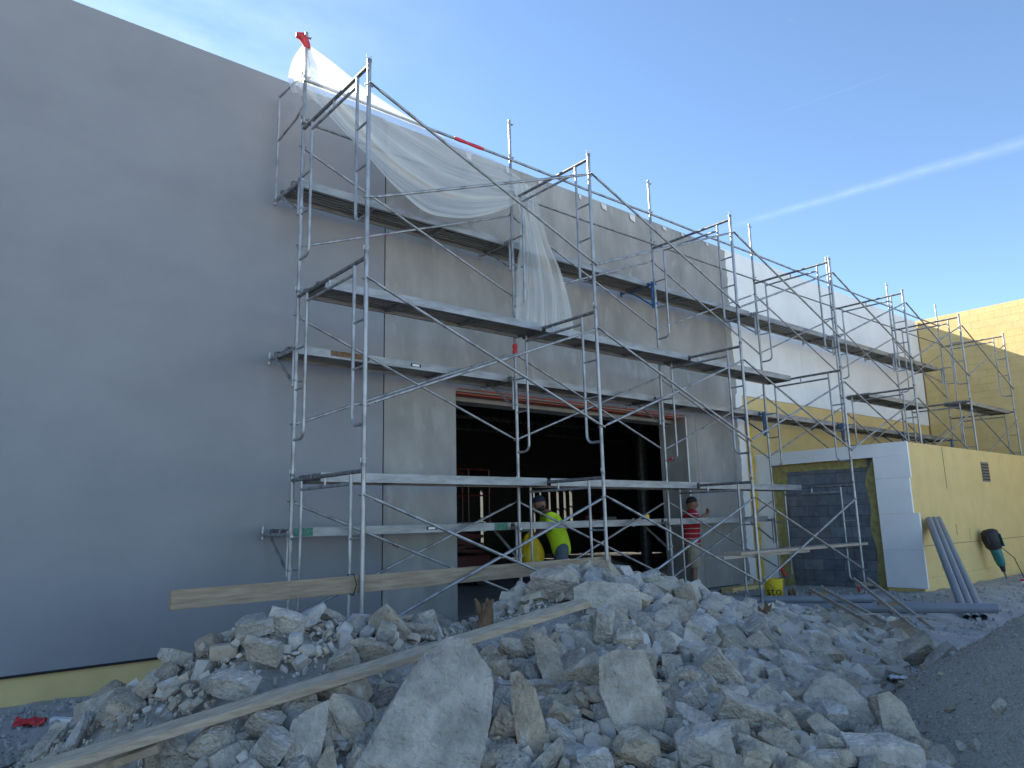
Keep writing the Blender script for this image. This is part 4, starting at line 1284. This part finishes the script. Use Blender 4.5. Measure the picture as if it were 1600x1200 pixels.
# ------------------------------------------------------------------ pipes, bucket, breaker
def pipe(A, B, r, label, sleeve=None):
    A, B = Vector(A), Vector(B); d = B - A
    t = thing('plastic_pipe', label, 'pipe', A, group='grey plastic pipes')
    n = d.normalized()
    ref = Vector((0, 0, 1)) if abs(n.z) < .9 else Vector((1, 0, 0))
    u = n.cross(ref).normalized(); w = n.cross(u)
    mb = MB(); N = 20
    v, f = [], []
    for p in (Vector(), d):
        for rr in (r, r - .008):
            for i in range(N):
                a_ = 2 * math.pi * i / N; v.append(p + (u * math.cos(a_) + w * math.sin(a_)) * rr)
    for i in range(N):
        j = (i + 1) % N
        f += [(i, j, 2 * N + j, 2 * N + i), (N + j, N + i, 3 * N + i, 3 * N + j), (i, N + i, N + j, j), (2 * N + j, 3 * N + j, 3 * N + i, 2 * N + i)]
    mb.add(v, f); mb.build('tube', 'pipe', t, True)
    if sleeve:
        MB().tube([d * sleeve, d * sleeve + n * .45], r + .009, 20).build('socket', 'pipe', t, True)
pipe((6.35, 1.18, .28), (8.25, -.62, .27), .062, 'long grey pipe lying on the ground, rear one behind pallets')
pipe((5.60, .68, .285), (7.98, -2.36, .275), .064, 'long grey pipe lying on the ground, front one with socket', .66)
for i, (tx, bx, by) in enumerate(((10.66, 8.23, -1.90), (10.88, 8.33, -1.97), (11.08, 8.43, -2.04))):
    pipe((tx, AY - .085, 1.40), (bx, by, .09), .056, ['left', 'middle', 'right'][i] + ' one of three grey pipes leaning on the yellow annex wall')
# bucket
bk = thing('bucket', 'yellow plastic bucket with black lettering by fourth frame', 'bucket', (7.88, .76, .20))
N = 28
prof = [(0, 0), (.125, 0), (.13, .01), (.150, .30), (.158, .305), (.158, .325), (.150, .33), (.143, .33), (.125, .02), (0, .02)]
v, f = [], []
for r, z in prof:
    for i in range(N):
        a_ = 2 * math.pi * i / N; v.append((r * math.cos(a_), r * math.sin(a_), z))
for k in range(len(prof) - 1):
    for i in range(N):
        j = (i + 1) % N; f.append((k * N + i, k * N + j, (k + 1) * N + j, (k + 1) * N + i))
MB().add(v, f).build('pail', 'bucket', bk, True)
MB().tube([(.155 * math.cos(t), -.02 - .1 * math.sin(t), .26 - .1 * math.sin(t)) for t in np.linspace(0, math.pi, 12)], .004, 6).build('bail_handle', 'galv_dark', bk, True)
cu = bpy.data.curves.new('txt', 'FONT'); cu.body = 'sto'; cu.size = .20; cu.align_x = 'CENTER'
to_ = bpy.data.objects.new('txt', cu); COL.objects.link(to_)
bpy.context.view_layer.update()
me = bpy.data.meshes.new_from_object(to_.evaluated_get(bpy.context.evaluated_depsgraph_get()))
bpy.data.objects.remove(to_); bpy.data.curves.remove(cu)
bmt = bmesh.new(); bmt.from_mesh(me)
bmesh.ops.subdivide_edges(bmt, edges=[e for e in bmt.edges if e.calc_length() > .02], cuts=2)
phi0 = math.atan2(CAM.y - .76, CAM.x - 7.88)
for v_ in bmt.verts:
    x, y = v_.co.x, v_.co.y
    z = .08 + y * .95; r = .131 + (z - .01) / .29 * .020 + .002
    a_ = phi0 + x / r
    v_.co = Vector((r * math.cos(a_), r * math.sin(a_), z))
bmt.to_mesh(me); bmt.free()
me.materials.clear(); me.materials.append(MAT['ink'])
lt = bpy.data.objects.new('lettering', me); COL.objects.link(lt); lt.parent = bk
# breaker hammer leaning on the annex wall
jh = thing('breaker_hammer', 'teal and black electric breaker hammer leaning on the yellow annex wall', 'breaker hammer', (13.42, AY - .36, .02))
jd = Vector((-.22, .19, 1.18)).normalized()
Q = lambda s: jd * s
MB().tube([Q(.0), Q(.28), Q(.40)], [.012, .017, .02], 8).build('chisel', 'galv_dark', jh, True)
MB().tube([Q(.36), Q(.46), Q(.5)], [.035, .055, .06], 10).build('tool_holder', 'rubber', jh, True)
MB().tube([Q(.48), Q(.60), Q(.80), Q(.84)], [.07, .088, .10, .085], 14).build('barrel', 'teal', jh, True)
bod = MB().tube([Q(.80), Q(.86), Q(1.02), Q(1.14), Q(1.18)], [.11, .15, .165, .15, .09], 14).build('motor_housing', 'rubber', jh, True)
MB().beam(Q(.86) + Vector((.0, -.155, 0)), Q(1.10) + Vector((0, -.155, 0)), .10, .012).build('side_cover', 'teal', bod)
sx = jd.cross(Vector((0, 1, 0))).normalized()
for s in (-1, 1):
    MB().tube([Q(1.05) + sx * s * .12, Q(1.07) + sx * s * .20, Q(.98) + sx * s * .21, Q(.90) + sx * s * .12], .018, 8).build('handle', 'rubber', jh, True)
MB().tube([Q(.88) + Vector((.1, -.05, 0)), Vector((.10, -.1, .6)), Vector((.35, -.15, .2)), Vector((.5, -.2, .03)), Vector((.9, -.4, .02)), Vector((1.4, -.2, .02))], .008, 6).build('power_cord', 'rubber', jh, True)
# odds and ends at the foot of the annex wall
for nm, m, lab, cat, P, r, h in (('plastic_pot', 'pipe', 'short grey pipe offcut standing by the annex wall', 'pipe offcut', (14.6, -1.0, .05), .12, .24),
                                 ('spray_can', 'white', 'small white can on the ground by the breaker hammer', 'can', (13.1, -1.25, .06), .05, .2)):
    t = thing(nm, lab, cat, P)
    MB().tube([(0, 0, 0), (0, 0, h * .8), (0, 0, h * .82)], [r, r, r * 1.0], 16).build('body', m, t, True)
    MB().tube([(0, 0, h * .821), (0, 0, h)], [r * 1.05, r * .9], 16).build('rim', m if m == 'pipe' else 'red_tape', t, True)
o = MB().box(-.35, .35, -.06, .06, 0, .1).build('timber_offcut', 'wood', None, False, (15.2, -1.25, .08), bevel=.006); o.rotation_euler = (0, .05, .3)
tag(o, 'orange-brown timber offcut at the right edge by the annex wall', 'timber')
t = thing('tool_bag', 'dark tool bag at the right edge by the annex wall', 'bag', (15.5, -1.0, .08))
MB().box(-.25, .25, -.14, .14, 0, .2).build('bag_body', 'navy', t, bevel=.07)
MB().tube([(-.12, 0, .19), (-.08, 0, .30), (.08, 0, .30), (.12, 0, .19)], .014, 8).build('strap', 'rubber', t, True)
o = MB().box(-.55, .55, -.12, .12, 0, .16).build('yellow_kerb', 'yellow', None, False, (8.95, 2.0, .12), bevel=.01)
tag(o, 'yellow coated kerb at the foot of the right pier', 'kerb')

# ------------------------------------------------------------------ machine inside
lf = thing('scissor_lift', 'red scissor lift standing in the dark hall', 'lift', (5.5, 7.0, .25))
MB().box(-1.1, 1.1, -.5, .5, .22, .62).build('chassis', 'red_paint', lf, bevel=.03)
for x in (-.8, .8):
    for y in (-.52, .52):
        w = MB().tube([(x, y - .07, .2), (x, y + .07, .2)], .2, 16).build('wheel', 'rubber', lf, True)
        MB().tube([(x, y - .075, .2), (x, y + .075, .2)], .09, 10).build('hub', 'white', w, True)
for k in range(3):
    z = .68 + k * .16
    MB().beam((-1, -.3, z), (1, -.3, z + .15), .05, .06).build('scissor_arm', 'red_paint', lf)
    MB().beam((-1, -.36, z + .15), (1, -.36, z), .04, .06).build('scissor_arm', 'red_paint', lf)
MB().box(-1.15, 1.15, -.5, .5, 1.2, 1.3).build('platform', 'galv_dark', lf)
for y in (-.48, .48):
    for x in (-1.1, -.55, 0, .55, 1.1):
        MB().tube([(x, y, 1.3), (x, y, 2.4)], .02, 6).build('rail_post', 'red_paint', lf)
    for z in (1.85, 2.4):
        MB().tube([(-1.1, y, z), (1.1, y, z)], .02, 6).build('guard_bar', 'red_paint', lf)
o = MB().tube([(0, 0, 0), (0, 0, 5.9)], .14, 14).build('steel_column', 'galv_dark', None, True, (11.3, 6.2, .25))
tag(o, 'round steel column inside the doorway behind the worker in red', 'column')

# ------------------------------------------------------------------ people
def skin(name, verts, edges, m, parent, root=0, sub=2):
    bm = bmesh.new()
    ly = bm.verts.layers.skin.verify()
    vs = []
    for i, (p, r) in enumerate(verts):
        v = bm.verts.new(p); v[ly].radius = (r, r) if not isinstance(r, tuple) else r; v[ly].use_root = (i == root); vs.append(v)
    for a_, b_ in edges:
        bm.edges.new((vs[a_], vs[b_]))
    me = bpy.data.meshes.new(name); bm.to_mesh(me); bm.free(); me.materials.append(MAT[m])
    o = bpy.data.objects.new(name, me); COL.objects.link(o); o.parent = parent
    k = o.modifiers.new('skin', 'SKIN'); k.use_smooth_shade = True
    s_ = o.modifiers.new('sub', 'SUBSURF'); s_.levels = sub; s_.render_levels = sub
    return o
def chain(n, start=0):
    return [(start + i, start + i + 1) for i in range(n - 1)]
def hand(W, D, N, m, parent, curl=.5):
    """palm and five fingers from wrist W, along D, palm normal N"""
    D = Vector(D).normalized(); N = Vector(N).normalized(); Sd = D.cross(N).normalized(); W = Vector(W)
    V = [(W, .026), (W + D * .05, (.036, .018)), (W + D * .09, (.038, .016))]; E_ = [(0, 1), (1, 2)]
    for i, (off, ln) in enumerate(((-.030, .065), (-.010, .078), (.011, .072), (.031, .056))):
        b_ = W + D * .092 + Sd * off
        k = len(V)
        V += [(b_, .0095), (b_ + D * ln * .5 + N * ln * .15, .009), (b_ + D * ln * (.9 - .4 * curl) + N * ln * (.2 + .6 * curl), .008)]
        E_ += [(2, k), (k, k + 1), (k + 1, k + 2)]
    k = len(V)
    b_ = W + D * .03 - Sd * .035
    V += [(b_, .012), (b_ + D * .035 - Sd * .022 + N * .012, .0105), (b_ + D * .065 - Sd * .02 + N * .03, .009)]
    E_ += [(1, k), (k, k + 1), (k + 1, k + 2)]
    return skin('hand', V, E_, m, parent, 1, 1)
def head(C, fwd, m, parent, tilt=0.0):
    """egg-shaped head with nose, brow, ears; C is the centre of the skull"""
    bm = bmesh.new()
    bmesh.ops.create_uvsphere(bm, u_segments=28, v_segments=20, radius=1)
    for v in bm.verts:
        x, y, z = v.co
        X = x * .078 * (1 - .22 * max(0, -z)); Y = y * .098; Z = z * .118
        if y > 0:
            Y *= 1 - .12 * max(0, -z)
            nose = math.exp(-((x / .16) ** 2 + ((z + .18) / .22) ** 2)); Y += .026 * nose
            brow = math.exp(-((z - .16) / .1) ** 2) * (abs(x) < .7); Y += .005 * brow
            for sx_ in (-.38, .38):
                Y -= .012 * math.exp(-(((x - sx_) / .16) ** 2 + ((z - .02) / .1) ** 2))
            Y += .006 * math.exp(-((x / .3) ** 2 + ((z + .5) / .07) ** 2)) - .005 * math.exp(-((x / .3) ** 2 + ((z + .44) / .03) ** 2))
            Y += .010 * math.exp(-((x / .3) ** 2 + ((z + .82) / .14) ** 2))
        v.co = Vector((X, Y, Z))
    for f in bm.faces: f.smooth = True
    for s in (-1, 1):
        r = bmesh.ops.create_uvsphere(bm, u_segments=8, v_segments=6, radius=1, matrix=Matrix.Translation((s * .078, -.008, -.005)) @ Matrix.Diagonal((.012, .022, .034, 1)))
    me = bpy.data.meshes.new('head'); bm.to_mesh(me); bm.free(); me.materials.append(MAT[m])
    o = bpy.data.objects.new('head', me); COL.objects.link(o); o.parent = parent
    f = Vector(fwd); o.location = C
    o.rotation_euler = (tilt, 0, math.atan2(-f.x, f.y))
    for s in (-1, 1):
        e = MB().tube([(s * .030, .083, .004), (s * .030, .091, .004)], [.010, .004], 8).build('eye', 'ink', o)
    return o
def dome(name, m, parent, sx_, sy_, sz_, zcut, loc=(0, 0, 0)):
    bm = bmesh.new(); bmesh.ops.create_uvsphere(bm, u_segments=24, v_segments=16, radius=1)
    bmesh.ops.bisect_plane(bm, geom=bm.verts[:] + bm.edges[:] + bm.faces[:], plane_co=(0, 0, zcut), plane_no=(0, -.35, 1), clear_inner=True)
    for v in bm.verts: v.co = Vector((v.co.x * sx_, v.co.y * sy_, v.co.z * sz_))
    for f in bm.faces: f.smooth = True
    me = bpy.data.meshes.new(name); bm.to_mesh(me); bm.free(); me.materials.append(MAT[m])
    o = bpy.data.objects.new(name, me); COL.objects.link(o); o.parent = parent; o.location = loc
    o.modifiers.new('thick', 'SOLIDIFY').thickness = .008
    return o
# worker in hi-vis: local +Y is the way he faces
p1 = thing('person', 'worker in bright yellow-green shirt and dark cap bending over a yellow bag', 'person', (5.14, 2.84, .25), R_(58))
def lean(p):
    k = max(0, p[2] - .9) / .5
    return (p[0], p[1] + .09 * k, p[2] - .03 * k)
Bd = [((0, 0, .90), .110), ((0, .02, 1.08), .125), ((0, .07, 1.27), .140), ((0, .12, 1.41), .10), ((0, .155, 1.50), .052),
      ((.09, 0, .86), .092), ((.10, .02, .48), .066), ((.10, -.02, .10), .046), ((-.09, 0, .86), .092), ((-.10, .06, .48), .066), ((-.10, .02, .10), .046),
      ((.17, .12, 1.40), .062), ((.25, .20, 1.16), .046), ((.16, .38, 1.06), .034), ((-.17, .12, 1.40), .062), ((-.24, .18, 1.16), .046), ((-.10, .36, 1.12), .034),
      ((.10, .12, .05), .045), ((-.10, .16, .05), .045)]
Be = [(0, 1), (1, 2), (2, 3), (3, 4), (0, 5), (5, 6), (6, 7), (0, 8), (8, 9), (9, 10), (3, 11), (11, 12), (12, 13), (3, 14), (14, 15), (15, 16), (7, 17), (10, 18)]
skin('body', [(lean(p), r) for p, r in Bd], Be, 'skin_dark', p1)
Sh = [((0, -.01, .70), .15), ((0, -.01, .84), .178), ((0, .01, 1.04), .178), ((0, .07, 1.27), .190), ((0, .12, 1.43), .128), ((.20, .12, 1.40), .088), ((.255, .19, 1.16), .072), ((-.20, .12, 1.40), .088), ((-.245, .17, 1.16), .072)]
skin('shirt', [(lean(p), r) for p, r in Sh], [(0, 1), (1, 2), (2, 3), (3, 4), (4, 5), (5, 6), (4, 7), (7, 8)], 'hivis', p1)
Tr = [((0, 0, 1.05), .12), ((.08, 0, .80), .130), ((.10, .02, .48), .085), ((.10, -.02, .08), .068), ((-.08, 0, .80), .130), ((-.10, .06, .48), .085), ((-.10, .02, .08), .068)]
skin('trousers', Tr, [(0, 1), (1, 2), (2, 3), (0, 4), (4, 5), (5, 6)], 'denim', p1)
for x, y in ((.10, -.02), (-.10, .02)):
    skin('boot', [((x, y, .10), .06), ((x, y, .045), .055), ((x, y + .16, .04), .045)], [(0, 1), (1, 2)], 'boot', p1)
hand(lean((.16, .38, 1.06)), (-.5, .6, -.3), (-.6, -.2, -.5), 'skin_dark', p1, .7)
hand(lean((-.10, .36, 1.12)), (.5, .6, -.3), (.4, -.2, -.6), 'skin_dark', p1, .7)
h1 = head(lean((0, .20, 1.61)), (0, 1, 0), 'skin_dark', p1, -.45)
dome('beard', 'hair', h1, .074, .09, .06, -.2, (0, .016, -.062)).rotation_euler = (math.pi * .86, 0, 0)
cp = dome('cap', 'navy', h1, .090, .112, .100, -.05, (0, 0, .035))
MB().add([(x * .085, .10 + .075 * math.sqrt(max(0, 1 - x * x)), .038 - .012 * x * x) for x in np.linspace(-1, 1, 11)] + [(x * .085, .085, .046) for x in np.linspace(-1, 1, 11)],
         [(i, i + 1, 12 + i, 11 + i) for i in range(10)]).build('cap_brim', 'navy', cp)
MB().box(-.022, .022, .106, .112, .045, .08).build('cap_badge', 'white', cp)
# the yellow bag he holds: hangs from his hands
bgt = thing('yellow_bag', 'crumpled yellow bag hanging from the hands of the bending worker', 'bag', (5.14, 2.84, .25), R_(58))
bm = bmesh.new(); bmesh.ops.create_uvsphere(bm, u_segments=28, v_segments=22, radius=1)
for v in bm.verts:
    q = v.co.copy(); t_ = (1 - q.z) / 2
    w = .09 + .17 * t_ ** .7
    v.co = Vector((q.x * w * .9, q.y * w * 1.0, q.z * .30)) * (1 + .22 * noise.noise(Vector((q.x * 2.2, q.y * 2.2, q.z * 1.1)))) + Vector((.03, .50, .82))
for f in bm.faces: f.smooth = True
o = to_obj(bm, 'bag_body', 'bag'); o.parent = bgt
MB().tube([(.06, .44, 1.05), (.10, .45, 1.12), (.16, .43, 1.10)], [.03, .035, .02], 8).build('bag_neck', 'bag', bgt, True)
# worker in red
p2 = thing('person', 'worker in red striped shirt and khaki shorts with arms raised by the pier', 'person', (7.93, 2.34, .25), R_(-140))
Bd = [((0, 0, .88), .108), ((0, -.01, 1.05), .12), ((0, .0, 1.24), .14), ((0, .02, 1.37), .095), ((0, .035, 1.44), .052),
      ((.09, 0, .84), .09), ((.10, .02, .47), .064), ((.11, -.02, .09), .044), ((-.09, 0, .84), .09), ((-.11, .03, .47), .064), ((-.12, .0, .09), .044),
      ((.17, .03, 1.36), .060), ((.34, .12, 1.24), .045), ((.20, .28, 1.34), .034), ((-.17, .03, 1.36), .060), ((-.30, .16, 1.22), .045), ((-.12, .29, 1.33), .034),
      ((.12, .12, .05), .043), ((-.12, .14, .05), .043)]
skin('body', Bd, Be, 'skin_dark', p2)
Sh = [((0, 0, .70), .15), ((0, 0, .82), .18), ((0, -.01, 1.02), .176), ((0, 0, 1.24), .186), ((0, .02, 1.39), .122), ((.20, .03, 1.36), .086), ((.31, .09, 1.27), .070), ((-.20, .03, 1.36), .086), ((-.28, .12, 1.26), .070)]
skin('shirt', Sh, [(0, 1), (1, 2), (2, 3), (3, 4), (4, 5), (5, 6), (4, 7), (7, 8)], 'stripe', p2)
Tr = [((0, 0, 1.0), .12), ((.09, 0, .76), .135), ((.115, .01, .36), .125), ((-.09, 0, .76), .135), ((-.125, .02, .36), .125)]
skin('shorts', Tr, [(0, 1), (1, 2), (0, 3), (3, 4)], 'khaki', p2)
for x, y in ((.11, -.02), (-.12, 0)):
    skin('boot', [((x, y, .20), .058), ((x, y, .05), .056), ((x, y + .17, .04), .046)], [(0, 1), (1, 2)], 'boot', p2)
hand((.20, .28, 1.34), (-.7, .4, .4), (-.3, -.6, .2), 'skin_dark', p2, .8)
hand((-.12, .29, 1.33), (.6, .4, .5), (.3, -.6, .2), 'skin_dark', p2, .8)
h2 = head((0, .05, 1.535), (0, 1, 0), 'skin_dark', p2, -.2)
dome('hair', 'hair', h2, .088, .108, .118, .02, (0, -.008, .012))
